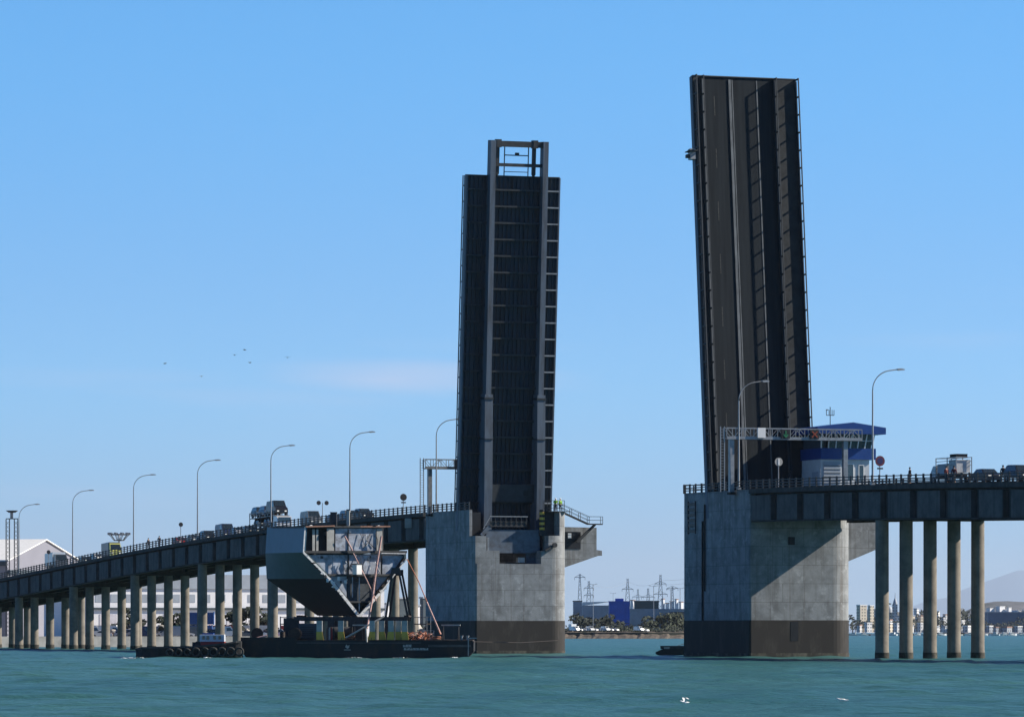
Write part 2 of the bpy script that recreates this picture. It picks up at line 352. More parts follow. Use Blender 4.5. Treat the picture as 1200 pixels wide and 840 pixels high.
# ------------------------------------------------------------------ viaducts
def railing(mb, x, d0, d1, h=1.0, step=2.0, zf=zt, mt=None, rails=(0.35, 0.68, 1.0)):
    mt = mt or M_RAIL
    n = max(1, int(round((d1 - d0) / step)))
    for i in range(n + 1):
        d = d0 + (d1 - d0) * i / n; z = zf(d)
        mb.box(x - .07, x + .07, d - .14, d + .14, z, z + h + (0.10 if i % 1 == 0 else 0), mt)
    m_ = max(1, int((d1 - d0) / 8))
    for r in rails:
        for i in range(m_):
            a = d0 + (d1 - d0) * i / m_; b = d0 + (d1 - d0) * (i + 1) / m_
            mb.beam((x, a, zf(a) + r - .05), (x, b, zf(b) + r - .05), .10, .11, mt)
def strip(mb, x0, x1, d0, d1, top, bot, mt, step=8.0):
    n = max(1, int(round((d1 - d0) / step))); vv = []
    for i in range(n + 1):
        d = d0 + (d1 - d0) * i / n; z = zt(d)
        vv += [(x0, d, z + bot), (x1, d, z + bot), (x1, d, z + top), (x0, d, z + top)]
    ff = []
    for i in range(n):
        a = 4 * i
        for k in range(4): ff.append((a + k, a + (k + 1) % 4, a + 4 + (k + 1) % 4, a + 4 + k))
    ff += [(0, 1, 2, 3), (4 * n, 4 * n + 3, 4 * n + 2, 4 * n + 1)]
    mb.add(vv, ff, mt)
def viaduct(d0, d1, bents, label, phase):
    root = bthing('viaduct', label, 'bridge')
    mb = MB(); strip(mb, -HW - .15, HW + .15, d0, d1, 0, -.55, M_SLAB); mb.build('deck_slab', root)
    mb = MB(); strip(mb, -HW + 1.0, HW - 1.0, d0, d1, .05, .004, M_ASPH); mb.build('road_surface', root)
    for sx_ in (-1, 1):
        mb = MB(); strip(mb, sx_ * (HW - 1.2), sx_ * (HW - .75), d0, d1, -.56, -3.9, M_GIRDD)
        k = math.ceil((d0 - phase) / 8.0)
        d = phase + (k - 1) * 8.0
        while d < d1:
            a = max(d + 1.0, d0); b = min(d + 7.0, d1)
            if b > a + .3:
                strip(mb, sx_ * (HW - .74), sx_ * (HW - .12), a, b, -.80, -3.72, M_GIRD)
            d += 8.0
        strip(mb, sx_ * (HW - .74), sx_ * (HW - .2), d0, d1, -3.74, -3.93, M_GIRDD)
        mb.build('side_girder', root)
    for x in (-2.9, 0, 2.9):
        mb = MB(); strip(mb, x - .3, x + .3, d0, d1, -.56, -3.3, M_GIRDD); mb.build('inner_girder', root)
    for sx_ in (-1, 1):
        mb = MB(); railing(mb, sx_ * (HW - .05), d0, d1); mb.build('railing', root)
        mb = MB(); strip(mb, sx_ * (HW - 1.0), sx_ * (HW - 1.15), d0, d1, .14, .006, M_SLAB); mb.build('kerb', root)
    for d in bents:
        zc = zt(d) - 3.95
        mb = MB(); mb.box(-HW + .9, HW - .9, d - .9, d + .9, zc - .05, zt(d) - 1.2, M_GIRDD)
        bent = mb.build('crosshead', root)
        for k in range(5):
            x = -5.88 + 2.94 * k
            mb = MB(); mb.tube([(x, d, -1.5), (x, d, .9), (x, d, 1.0), (x, d, zc)], [.80, .79, .765, .75], M_COL, 28)
            mb.tube([(x, d, -.5), (x, d, .75)], [.825, .815], M_TIDE, 28)
            mb.build('column', bent)
    return root
viaduct(-300, -10.35, [-47, -88, -129, -170, -211, -252, -293], 'concrete approach road on round columns, right of the lifted bridge spans', -9.5)
viaduct(110.45, 640, [153.4, 186.5, 225.7, 266.8, 307.6, 347, 387, 427, 467, 507, 547, 587], 'long concrete approach road sloping down to the left on rows of round columns', 112)

# ------------------------------------------------------------------ bascule piers
def rrect(x0, x1, y0, y1, rr, n=10):
    """rr radii for corners (x0,y0),(x1,y0),(x1,y1),(x0,y1)"""
    P = []
    cs = [(x0, y0, 180), (x1, y0, 270), (x1, y1, 0), (x0, y1, 90)]
    for (cx, cy, a0), r in zip(cs, rr):
        ccx = cx + (r if cx == x0 else -r); ccy = cy + (r if cy == y0 else -r)
        for i in range(n + 1):
            a = R(a0 + 90 * i / n); P.append((ccx + r * math.cos(a), ccy + r * math.sin(a)))
    return P
def shaft(mb, poly, z0, z1, mt): mb.prism(poly, z0, z1, mt)
# right pier: local origin at BP(0,0)
pr = bthing('bascule_pier', 'concrete bridge pier standing under the taller leaf, its near end in diagonal deck shadow', 'bridge pier')
foot = rrect(-6.85, 6.95, -10.3, 11.0, (.25, 3.0, 3.0, .25))
mb = MB(); shaft(mb, foot, 4.45, 15.75, M_PIER)
shaft(mb, rrect(-6.85, 6.95, -10.3, 11.0, (.25, 3.0, 3.0, .25)), 15.75, 19.95, M_PIER)
o = mb.build('shaft', pr)
foot2 = rrect(-6.88, 6.98, -10.33, 11.03, (.25, 3.0, 3.0, .25))
mb = MB(); shaft(mb, foot2, -3, 4.45, M_BAND); o = mb.build('splash_band', pr)
mb = MB(); shaft(mb, rrect(-6.92, 7.02, -10.37, 11.07, (.25, 3.0, 3.0, .25)), -1, .55, M_TIDE); mb.build('tide_line', pr)
mb = MB(); mb.box(-1.9, -1.05, -10.36, -10.25, 13.4, 14.35, M_BLACK); mb.build('window', pr)
mb = MB(); mb.box(-1.6, -.6, -10.35, -10.3, 2.0, 4.3, M_BLACK); mb.build('door', pr)
mb = MB()
for i in range(6): mb.box(-6.95, -6.84, 7.0, 9.3, 15.2 + i * .65, 15.55 + i * .65, M_BLACK)
mb.box(-6.97, -6.86, 6.9, 7.05, 15, 19, M_RAIL); mb.box(-6.97, -6.86, 9.25, 9.4, 15, 19, M_RAIL)
mb.build('louvre', pr)
mb = MB(); mb.tube([(-7.0, 4.4, 4.4), (-7.0, 4.4, 16.5)], .12, M_GIRDD, 6); mb.tube([(-7.0, 3.7, 8), (-7.0, 3.7, 18.5)], .1, M_GIRDD, 6); mb.build('drain_pipe', pr)
# bracket carrying the control house
mb = MB(); mb.prism([(6.8, 10.9), (12.4, 13.1), (12.4, 19.95), (6.8, 19.95)], -4.2, 2.6, M_PIER, 'xzy'); mb.build('bracket', pr)
mb = MB(); mb.box(-HW, HW, -10.3, 11, 19.95, 20.02, M_ASPH); mb.build('road_surface', pr)
flat = lambda d: 20.0
mb = MB(); railing(mb, -6.8, -10.3, 11.0, zf=flat); mb.build('railing', pr)
mb = MB(); railing(mb, 6.85, 3.0, 9.0, zf=flat); mb.build('railing', pr)
mb = MB()
for i in range(5): mb.box(-6.7 + i * 1.1, -6.56 + i * 1.1, 10.9, 11.04, 20, 21.1, M_RAIL)
mb.box(-6.7, -2.0, 10.92, 11.02, 21.0, 21.1, M_RAIL); mb.box(-6.7, -2.0, 10.92, 11.02, 20.5, 20.58, M_RAIL); mb.build('end_railing', pr)

# left pier
DL = 98.8
pl = bthing('bascule_pier', 'concrete bridge pier with open machinery pit under the girder side of the shorter leaf', 'bridge pier', d=DL)
arc = [(6.95 - 2.6 + 2.6 * math.sin(R(a)), -10.3 + 2.6 - 2.6 * math.cos(R(a))) for a in range(0, 91, 9)]
mb = MB()
shaft(mb, rrect(-6.85, 6.95, -10.3, 11.2, (.25, 2.6, 2.6, .25)), 4.6, 12.4, M_PIER)
mb.box(-6.85, -6.45, -7.8, 11.0, 12.4, 19.85, M_PIER)            # left wall
mb.box(-6.85, -5.3, -10.3, -7.8, 12.4, 16.2, M_PIER)
mb.box(-5.3, -3.35, -10.3, -7.0, 12.4, 14.2, M_PIER)
mb.box(5.4, 6.95, -7.7, 8.5, 12.4, 19.6, M_PIER)               # right wall
mb.box(-6.45, 6.95, 8.5, 11.0, 12.4, 19.85, M_PIER)
mb.prism([(2.7, -7.7), (2.7, -10.3)] + arc[:1] + [(4.35, -7.7)], 12.4, 14.2, M_PIER)
mb.prism([(4.35, -7.7)] + arc + [(6.95, -7.7)], 12.4, 16.3, M_PIER)
mb.prism([(3.8, -7.7), (3.8, -10.3), (4.35, -10.3), (4.35, -7.7)], 14.2, 16.3, M_PIER)
mb.prism([(5.35, -7.7)] + [p for p in arc if p[0] >= 5.3] + [(6.95, -7.7)], 16.3, 19.6, M_PIER)
mb.build('shaft', pl)
mb = MB(); shaft(mb, rrect(-6.88, 6.98, -10.33, 11.2, (.25, 2.6, 2.6, .25)), -3, 4.6, M_BAND); mb.build('splash_band', pl)
mb = MB(); shaft(mb, rrect(-6.92, 7.02, -10.37, 11.2, (.25, 2.6, 2.6, .25)), -1, .5, M_TIDE); mb.build('tide_line', pl)
mb = MB(); mb.box(3.9, 5.6, -8.2, -8.0, 16.3, 19.5, M_SDARK); mb.box(3.7, 5.7, -8.3, -7.7, 19.5, 19.62, M_SDARK); mb.build('dark_panel', pl)
mb = MB(); mb.box(-6.44, -5.0, -7.2, -3.2, 12.4, 19.5, M_BLACK); mb.build('pit_shade_block', pl)  # black block added to stand in for the deep shade inside the pit
mb = MB(); mb.box(-4.7, 3.1, -8.6, -3.0, 13.9, 17.1, M_LEAFG); mb.box(1.3, 3.1, -8.0, -3.0, 12.42, 13.9, M_LEAFG); mb.build('counterweight', pl)
mb = MB(); mb.box(-3.3, 1.2, -8.6, -8.3, 12.42, 12.6, M_RAIL); mb.box(-.2, .8, -9.0, -8.2, 12.6, 13.3, M_STGREY); mb.build('pump_box', pl)
mb = MB(); mb.box(-4.2, 1.2, -8.8, -6.6, 17.5, 17.65, M_RAIL)
for i in range(8): mb.box(-4.2 + i * .757, -4.13 + i * .757, -8.8, -8.73, 17.65, 18.85, M_RAIL)
mb.box(-4.25, 1.3, -8.85, -8.72, 18.85, 18.98, M_LEAFE); mb.box(-4.25, 1.3, -8.82, -8.76, 18.2, 18.26, M_RAIL)
mb.box(-4.2, 1.2, -8.7, -8.62, 17.66, 18.2, M_SDARK)
mb.beam((-5.4, -8.6, 16.3), (-4.2, -8.6, 17.6), .3, .5, M_LEAFG); mb.beam((-5.2, -8.8, 17.2), (-4.2, -8.8, 18.8), .08, .08, M_LEAFE)
mb.build('work_platform', pl)
mb = MB(); mb.box(-5.0, -4.75, -10.0, -9.6, 14.2, 16.0, M_GALV); mb.build('cabinet', pl)
mb = MB(); mb.beam((3.2, -10.6, 14.2), (4.6, -10.6, 15.0), .25, .3, M_SDARK); mb.disc((4.6, -10.6, 15.0), (0, 1, 0), .33, .4, M_SDARK, 10); mb.build('floodlight_arm', pl)
mb = MB(); mb.prism([(6.9, 11.4), (13.9, 13.7), (14.4, 13.7), (14.4, 14.4), (13.6, 14.5), (13.6, 17.6), (6.9, 17.7)], -3.0, 3.2, M_PIER, 'xzy'); mb.build('bracket', pl)
mb = MB(); mb.box(8.7, 11.2, -3.06, -2.95, 14.6, 17.0, M_BLACK); mb.box(9.3, 9.8, -3.12, -3.0, 16.1, 16.8, M_WHITEP); mb.build('doorway', pl)
mb = MB(); railing(mb, -6.8, -7.6, 11.5, zf=lambda d: 19.85); mb.build('railing', pl)
mb = MB()
for i in range(7): mb.box(3.9 + i * .5, 3.96 + i * .5, -8.15, -8.09, 19.6, 21.2, M_RAIL)
for zz in (20.1, 20.6, 21.15): mb.box(3.9, 6.96, -8.15, -8.08, zz, zz + .06, M_RAIL)
mb.box(3.9, 6.95, -10.0, -7.7, 19.6, 19.68, M_RAIL); mb.build('platform_railing', pl)
mb = MB()
path = [(6.9, 19.7), (8.0, 19.7), (11.9, 18.05), (13.9, 18.05)]
for a, b in zip(path[:-1], path[1:]):
    mb.beam((a[0], -4.2, a[1]), (b[0], -4.2, b[1]), .9, .16, M_RAIL)
    for y in (-4.6, -3.8):
        for hh in (.55, 1.05): mb.beam((a[0], y, a[1] + hh), (b[0], y, b[1] + hh), .05, .05, M_RAIL)
        n = max(1, int((b[0] - a[0]) / 1.1))
        for i in range(n + 1):
            t = i / n; x = a[0] + (b[0] - a[0]) * t; z = a[1] + (b[1] - a[1]) * t
            mb.box(x - .03, x + .03, y - .03, y + .03, z, z + 1.08, M_RAIL)
mb.beam((12.9, -4.2, 18.0), (10.2, -4.2, 15.6), .35, .3, M_SDARK)
mb.beam((13.1, -3.6, 18.0), (10.6, -3.6, 15.6), .2, .3, M_SDARK)
mb.build('staircase', pl)
# striped warning buffer on the pier edge
mb = MB()
for i in range(4): mb.tube([(0, 0, .1 + i * .7), (0, 0, .45 + i * .7)], .38, M_YEL, 12); mb.tube([(0, 0, .45 + i * .7), (0, 0, .8 + i * .7)], .36, M_BLACK, 12)
o = mb.build('warning_bollard'); o.parent = None; o.matrix_world = Matrix.Translation(BP(3.5, DL - 8.5, 17.0)) @ Matrix.Rotation(TH, 4, 'Z')
tag(o, 'short yellow and black banded post beside the foot of the shorter leaf', 'bollard')
mb = MB(); mb.box(3.0, 4.1, -9.0, -7.9, 16.3, 17.0, M_GIRDD); mb.build('plinth', pl)

# ------------------------------------------------------------------ bascule leaves
def leaf(d, z, tilt, flip, LEN, label, fork):
    root = bpy.data.objects.new('bascule_leaf', None); col.objects.link(root)
    tag(root, label, 'bridge leaf')
    s_ = -1 if flip else 1
    # axes in bridge frame: x=v, y=away, z=up
    ex = Vector((s_, 0, 0)); et = Vector((0, -s_ * math.sin(R(tilt)), math.cos(R(tilt)))); en = ex.cross(et)
    Mx = Matrix((( ex.x, et.x, en.x, 0), (ex.y, et.y, en.y, d), (ex.z, et.z, en.z, z), (0, 0, 0, 1)))
    root.matrix_world = BM @ Mx
    W = 6.8
    # local: x across, y along leaf, z = out of the underside
    mb = MB(); mb.box(-W, W, -3.5, LEN, .02, .28, M_LEAFU); mb.build('deck_plate', root)
    k = 0; t = 1.0
    gx = (-3.35, 4.35)
    ribs = []
    while t < LEN - .2: ribs.append(t); t += 2.27
    for t in ribs:
        mb = MB()
        mb.box(-W + .1, gx[0] - .5, t - .05, t + .05, .28, .75, M_LEAFR)
        mb.box(gx[0] + .5, gx[1] - .5, t - .05, t + .05, .28, 1.0, M_LEAFR)
        mb.box(gx[1] + .5, W - .1, t - .05, t + .05, .28, .75, M_LEAFR)
        mb.box(-W + .1, gx[0] - .5, t - .11, t + .11, .75, .80, M_LEAFR)
        mb.box(gx[0] + .5, gx[1] - .5, t - .13, t + .13, 1.0, 1.05, M_LEAFR)
        mb.box(gx[1] + .5, W - .1, t - .10, t + .10, .75, .82, M_LEAFE)  # right-hand flanges in paler steel, the sun on them put into the colour
        mb.build('cross_beam', root)
    mb = MB(); x = -W + .6
    while x < W:
        if all(abs(x - g) > .6 for g in gx): mb.box(x - .04, x + .04, -3, LEN - .1, .28, .52, M_LEAFU)
        x += .62
    mb.build('stiffener_ribs', root)
    for sx_ in (-1, 1):
        mb = MB(); mb.box(sx_ * (W - .02) - .1, sx_ * (W - .02) + .1, -3, LEN, -.05, .75, M_LEAFG); mb.build('edge_beam', root)
    END = LEN + (4.9 if fork else 0)
    for g in gx:
        mb = MB()
        mb.prism([(-5.5, .28), (-5.5, 3.2), (3, 3.1), (16, 2.3), (16.0, .28)], g - .58, g + .58, M_LEAFG, 'yzx')
        mb.prism([(16.0, .28), (16.0, 2.15), (END, 1.5), (END, .2)], g - .38, g + .38, M_LEAFG, 'yzx')
        mb.box(g - .66, g + .66, 15.3, 15.6, .3, 2.42, M_LEAFR); mb.box(g - .62, g + .62, 9.8, 9.95, .3, 2.78, M_LEAFR)
        mb.build('main_girder', root)
    # root crossbox
    mb = MB(); mb.box(gx[0] + .6, gx[1] - .6, 1.2, 3.6, .3, 2.0, M_LEAFR); mb.box(2.2, 2.9, 2.1, 2.8, 2.0, 2.05, M_BLACK); mb.build('root_box', root)
    if fork:
        mb = MB()
        mb.box(gx[0] + .38, gx[1] - .38, END - .85, END - .05, .3, 1.3, M_SDARK)
        mb.build('end_beam', root)
        mb = MB(); mb.box(gx[0] + .38, gx[1] - .38, END - 3.55, END - 3.1, .5, 1.1, M_SDARK); mb.build('tie_beam', root)
        for x in (-2.45, 2.9):
            mb = MB(); mb.box(x - .22, x + .22, LEN + .35, END + .05, .35, .9, M_SDARK)
            mb.prism([(x - .22, LEN + .35), (x + .22, LEN + .35), (x, LEN)], .35, .9, M_SDARK); mb.box(x - .33, x + .33, END - .95, END + .15, .3, 1.36, M_SDARK)
            mb.build('lock_bar', root)
        mb = MB()
        for x in (-1.35, 2.15):
            mb.box(x - .06, x + .06, LEN, END - .8, .4, .52, M_RAIL)
        mb.box(-1.35, 2.15, END - 2.05, END - 1.9, .4, .55, M_RAIL); mb.box(.2, .75, END - 1.9, END - 1.6, .35, .6, M_RAIL)
        mb.box(-1.35, 2.15, LEN + .6, LEN + .7, .4, .55, M_RAIL)
        mb.build('service_frame', root)
    # road side (negative z)
    mb = MB(); mb.box(-5.75, 3.75, -3.5, LEN - .05, -.06, .018, M_LROAD) if not flip else mb.box(-3.75, 5.75, -3.5, LEN - .05, -.06, .018, M_LROAD)
    mb.build('road_surface', root)
    sg = -1 if flip else 1                      # photo-left is +x when flipped
    def X(v): return v * sg
    def bx(mb, v0, v1, t0, t1, n0, n1, m): a, b = sorted((X(v0), X(v1))); mb.box(a, b, t0, t1, n0, n1, m)
    mb = MB(); bx(mb, -6.78, -5.78, -3.5, LEN - .05, -.16, .016, M_PATH); mb.build('footway', root)
    mb = MB(); bx(mb, 3.78, 6.78, -3.5, LEN - .05, -.16, .016, M_PATH); mb.build('footway', root)
    mb = MB(); bx(mb, -2.12, -1.80, -3.5, LEN - .3, -.16, -.062, M_LSTRIP); bx(mb, -1.68, -1.55, -3.5, LEN - .3, -.12, -.062, M_LSTRIP); mb.build('median_strip', root)
    mb = MB(); bx(mb, 1.55, 1.70, -3.5, LEN - .3, -.10, -.062, M_LSTRIP); mb.build('expansion_strip', root)
    t = 1
    while t < LEN - 3: mb = MB(); bx(mb, -4.08, -3.98, t, t + 2.4, -.068, -.061, mat('worn_white_line', (.075, .075, .07), .9, var=.6, scale=3)); mb.build('lane_dash', root); t += 6.5
    mb = MB(); bx(mb, -5.50, -5.38, -3, LEN - .3, -.068, -.061, M_LSTRIP); mb.build('edge_line', root)
    for v, hs, hh in ((-6.72, .0, 1.05), (-5.72, .35, .85), (3.85, .48, .90), (6.72, .42, 1.0)):
        mb = MB()
        if hs: bx(mb, v - .05, v + .05, -3, LEN - .3, -hs - .16, -.16, M_LEAFU)
        t = .6
        while t < LEN:
            bx(mb, v - .09, v + .09, t - .08, t + .08, -hh - .16, -.15, M_RAIL); t += 2.2
        bx(mb, v - .07, v + .07, -3, LEN, -hh - .26, -hh - .16, M_LEAFR)
        if hh - hs > .6: bx(mb, v - .04, v + .04, -3, LEN, -(hh + hs) / 2 - .18, -(hh + hs) / 2 - .12, M_RAIL)
        mb.build('parapet', root)
    mb = MB(); mb.box(-W, W, LEN, LEN + .12, -.2, .6, M_SDARK); mb.build('end_plate', root)
    return root
leafL = leaf(96.4, 20.0, 4.5, False, 46.0, 'shorter raised bridge leaf showing its steel ribbed underside and forked top', True)
leafR = leaf(3.1, 19.8, 5.8, True, 51.3, 'taller raised bridge leaf showing its road surface and railings', False)
mb = MB(); mb.box(6.8, 7.5, 41.0, 42.3, -.2, .6, M_GALV); mb.box(7.4, 7.9, 41.2, 41.6, -.1, .5, M_RAIL); mb.box(6.8, 7.9, 41.9, 42.0, -.9, .6, M_RAIL)
mb.build('navigation_light', leafR)

# ------------------------------------------------------------------ control house
ch = bthing('control_house', 'white bridge control cabin with blue roof and blue band beside the taller leaf', 'control cabin', v=8.7, d=-.4, z=20.0)
mb = MB(); mb.box(-3.3, 3.1, -2.6, 3.2, 0, 3.9, M_CABIN); mb.build('lower_wall', ch)
mb = MB(); mb.box(-3.36, 3.85, -2.9, 3.5, 3.9, 5.25, M_BLUE); mb.build('blue_band', ch)
mb = MB(); mb.box(-3.1, 3.2, -2.5, 3.2, 5.25, 7.1, M_SHEDD); mb.build('inner_room', ch)
for i in range(8):
    x = -3.3 + i * .95
    mb = MB(); xo = .35 * (i / 7.0)
    mb.beam((x, -2.78, 5.25), (x + xo, -2.95, 7.1), .13, .13, M_WHITEP); mb.build('mullion', ch)
for i in range(7):
    x = -3.3 + i * .95; a = .35 * i / 7; b = .35 * (i + 1) / 7
    mb = MB(); mb.add([(x + .1, -2.72, 5.25), (x + .85, -2.72, 5.25), (x + .85 + b, -2.88, 7.1), (x + .1 + a, -2.88, 7.1)], [(0, 1, 2, 3)], M_GLASS); mb.build('window', ch)
mb = MB(); mb.beam((3.55, 3.2, 5.25), (3.9, 3.3, 7.1), .13, .13, M_WHITEP); mb.box(3.3, 3.4, -2.5, 3.2, 5.3, 7.05, M_GLASS); mb.build('side_window', ch)
mb = MB(); mb.box(-3.3, 3.5, -2.86, -2.76, 6.15, 6.22, M_WHITEP); mb.build('transom', ch)
mb = MB(); mb.prism([(-4.3, 6.95), (4.7, 6.95), (4.7, 7.75), (0.4, 8.35), (-4.3, 7.75)], -4.0, 4.3, M_BLUE, 'xzy'); mb.build('roof', ch)
for x0, x1, z0, z1 in ((0.15, .95, 1.5, 3.3), (1.75, 2.3, 1.4, 3.2)):
    mb = MB(); mb.box(x0, x1, -2.66, -2.59, z0, z1, M_GLASS); f_ = mb.build('window', ch)
    mb = MB(); mb.box(x0 - .08, x0, -2.69, -2.59, z0, z1, M_WHITEP); mb.box(x1, x1 + .08, -2.69, -2.59, z0, z1, M_WHITEP); mb.box(x0 - .08, x1 + .08, -2.7, -2.59, z1, z1 + .08, M_WHITEP); mb.build('frame', f_)
mb = MB(); mb.box(-2.9, -.7, -2.68, -2.6, 1.0, 3.6, M_SHEDG)
for i in range(5): mb.box(-2.9, -.7, -2.72, -2.68, 1.3 + i * .45, 1.36 + i * .45, M_GIRDD)
mb.build('shutter', ch)
mb = MB(); mb.box(-3.42, -3.31, -1.9, -.2, .2, 2.4, M_SHEDG); mb.build('door', ch)
mb = MB(); mb.tube([(-1.35, -1, 8.1), (-1.35, -1, 10.3)], .05, M_RAIL, 6); mb.box(-1.85, -.85, -1.04, -.96, 9.25, 9.33, M_RAIL)
for x in (-1.85, -1.5, -1.1, -.85): mb.box(x - .03, x + .03, -1.03, -.97, 9.3, 9.95, M_RAIL)
mb.box(-1.9, -1.6, -1.05, -.95, 9.9, 10.0, M_RAIL); mb.build('aerial', ch)

# ------------------------------------------------------------------ sign gantries
def gantry(d, vl, vr, label, faces):
    g = bthing('sign_gantry', label, 'sign gantry', d=d, z=zt(d))
    for x in (vl, vr):
        mb = MB(); mb.box(x - .28, x + .28, -.28, .28, -.3, 6.1, M_GALV); mb.box(x - .4, x + .4, -.4, .4, -.6, -.3, M_GIRDD); mb.build('post', g)
    mb = MB(); x0 = vl - .8; x1 = vr + 2.0
    for y in (-.55, .55):
        for z in (6.1, 7.35): mb.beam((x0, y, z), (x1, y, z), .11, .11, M_GALV)
        n = 15
        for i in range(n + 1):
            x = x0 + (x1 - x0) * i / n; mb.box(x - .04, x + .04, y - .04, y + .04, 6.1, 7.35, M_GALV)
            if i < n: mb.beam((x, y, 6.1 if i % 2 else 7.35), (x + (x1 - x0) / n, y, 7.35 if i % 2 else 6.1), .06, .06, M_GALV)
    mb.box(x0, x1, -.55, .55, 6.0, 6.06, M_RAIL); mb.box(x0, x1, -.62, -.56, 6.0, 6.35, M_GALV); mb.build('truss', g)
    mb = MB()
    for x in (x0 - .25, x0 - .75): mb.box(x - .05, x + .05, -.5, -.4, -.3, 7.5, M_GALV)
    for i in range(22): mb.box(x0 - .75, x0 - .25, -.48, -.42, i * .34, i * .34 + .04, M_GALV)
    mb.build('ladder', g)
    for (x, kind) in faces:
        mb = MB(); s = -1 if kind != 'back' else 1
        if kind == 'white': mb.box(x - .5, x + .5, -.95, -.65, 6.2, 7.4, M_WHITEP); mb.build('control_box', g); continue
        mb.box(x - .55, x + .55, -.85, -.62, 6.15, 7.25, M_BLACK); pn = mb.build('lane_signal', g)
        mb = MB()
        if kind == 'arrow':
            mg = mat('signal_green', (0.0, .12, .05), emit=(.05, .5, .25, .05))
            mb.box(x - .06, x + .06, -.89, -.86, 6.45, 7.1, mg); mb.beam((x, -.875, 6.3), (x - .3, -.875, 6.65), .03, .12, mg); mb.beam((x, -.875, 6.3), (x + .3, -.875, 6.65), .03, .12, mg)
            mb.build('arrow_lamp', pn)
        elif kind == 'cross':
            mg = mat('signal_red', (.15, .02, .01), emit=(.7, .16, .08, .05))
            mb.beam((x - .35, -.875, 6.35), (x + .35, -.875, 7.05), .03, .14, mg); mb.beam((x + .35, -.895, 6.35), (x - .35, -.895, 7.05), .03, .14, mg)
            mb.build('cross_lamp', pn)
    return g
gantry(-6.0, -7.45, 7.3, 'grey sign gantry with green arrow and red cross signals before the taller leaf', [(-3.9, 'white'), (-.75, 'arrow'), (3.0, 'cross')])
gantry(107.0, -7.2, 7.2, 'grey sign gantry with caged ladder left of the shorter leaf', [(-3.2, 'back')])

# ------------------------------------------------------------------ street lamps
def lamp_proto():
    r = empty('street_lamp')
    mb = MB(); mb.tube([(0, 0, 0), (0, 0, 5), (0, 0, 10.6)], [.13, .105, .075], M_POST, 10)
    mb.box(-.22, .22, -.22, .22, 0, .35, M_GALV); mb.build('pole', r)
    pts = [(0, 0, 10.6)]
    for a in range(0, 81, 10): pts.append((2.4 - 2.4 * math.cos(R(a)), 0, 10.6 + 2.25 * math.sin(R(a))))
    pts.append((3.1, 0, 12.98)); mb = MB(); mb.tube(pts, .06, M_POST, 8); mb.build('arm', r)
    mb = MB(); mb.prism([(3.0, 12.9), (3.2, 12.84), (3.85, 12.9), (3.9, 13.0), (3.5, 13.1), (3.0, 13.06)], -.16, .16, M_POST, 'xzy'); mb.build('lamp_head', r)
    return r
lp = lamp_proto()
lamps = [(-46.3, 'tall curved street lamp standing right of the blue roofed control cabin'),
         (-6.6, 'tall curved street lamp standing in front of the taller bridge leaf'),
         (105.5, 'curved street lamp half hidden behind the edge of the shorter leaf'),
         (145, 'curved street lamp on the road above the dark V shaped bridge section'),
         (184.9, 'curved street lamp in front of the car transporter'),
         (225.7, 'curved street lamp second to the left of the car transporter lamp, above the tug wheelhouse'),
         (264.6, 'curved street lamp just right of the yellow fronted van'),
         (305, 'curved street lamp right of the white warehouse gable'),
         (343.6, 'curved street lamp in front of the white warehouse roof'),
         (384, 'curved street lamp at the left edge of the view, only its head showing'),
         (-86.5, 'curved street lamp on the right approach road beyond the queue of cars')]
# label fix: sixth one is the next to the left of the transporter lamp
lamps[5] = (225.7, 'curved street lamp directly left of the car transporter, above the tug wheelhouse')
for i, (d, lb) in enumerate(lamps):
    o = lp if i == 0 else copy_tree(lp)
    o.location = BP(-6.72, d, zt(d)); o.rotation_euler = (0, 0, TH); tag(o, lb, 'street lamp', 'curved street lamps along the bridge')

# ------------------------------------------------------------------ road signs
M_SIGNB = mat('sign_back', (0.03, 0.03, 0.035), 0.5)
M_SIGNR = mat('sign_red', (0.16, 0.03, 0.05), 0.5)
def sign(px_v, d, h, r_, label, kind='back', twin=False):
    g = bthing('road_sign', label, 'road sign', v=px_v, d=d, z=zt(d))
    mb = MB(); mb.tube([(0, 0, 0), (0, 0, h)], .06, M_POST, 8); mb.build('post', g)
    for x in ((-.62, .62) if twin else (0,)):
        mb = MB(); mb.disc((x, -.08, h), (0, 1, 0), r_, .05, M_SIGNB if kind != 'light' else M_STGREY, 24); p = mb.build('disc', g)
        if kind == 'red': mb = MB(); mb.disc((x, -.115, h), (0, 1, 0), r_ * .98, .01, M_SIGNR, 24); mb.disc((x, -.125, h), (0, 1, 0), r_ * .62, .01, mat('sign_blue', (.03, .03, .12), .5), 24); mb.build('face', p)
    if kind in ('plate', 'red'):
        mb = MB(); mb.box(-.35, .35, -.12, -.07, h - r_ - .35, h - r_ - .17, M_SIGNB); mb.build('plate', g)
    if kind == 'light': mb = MB(); mb.box(-.1, .1, -.14, -.11, h - .4, h + .35, M_WHITEP); mb.build('bar', g)
sign(-6.6, -48.0, 2.65, .58, 'round dark red road sign right of the blue roofed control cabin', 'red')
sign(-2.6, -9.0, 3.3, .5, 'pale round sign on a post in front of the taller leaf', 'light')
sign(-6.6, 120.5, 2.5, .5, 'round dark sign above the road left of the sign gantry', 'plate')
sign(-6.6, 158.8, 3.0, .33, 'twin round dark discs on one post above the V shaped bridge section', 'back', True)
sign(-6.6, 236.0, 3.0, .36, 'small round dark sign between two street lamps left of the tug wheelhouse', 'back')
sign(-6.6, 322.5, 3.0, .36, 'small round dark sign in front of the white warehouse gable', 'back')

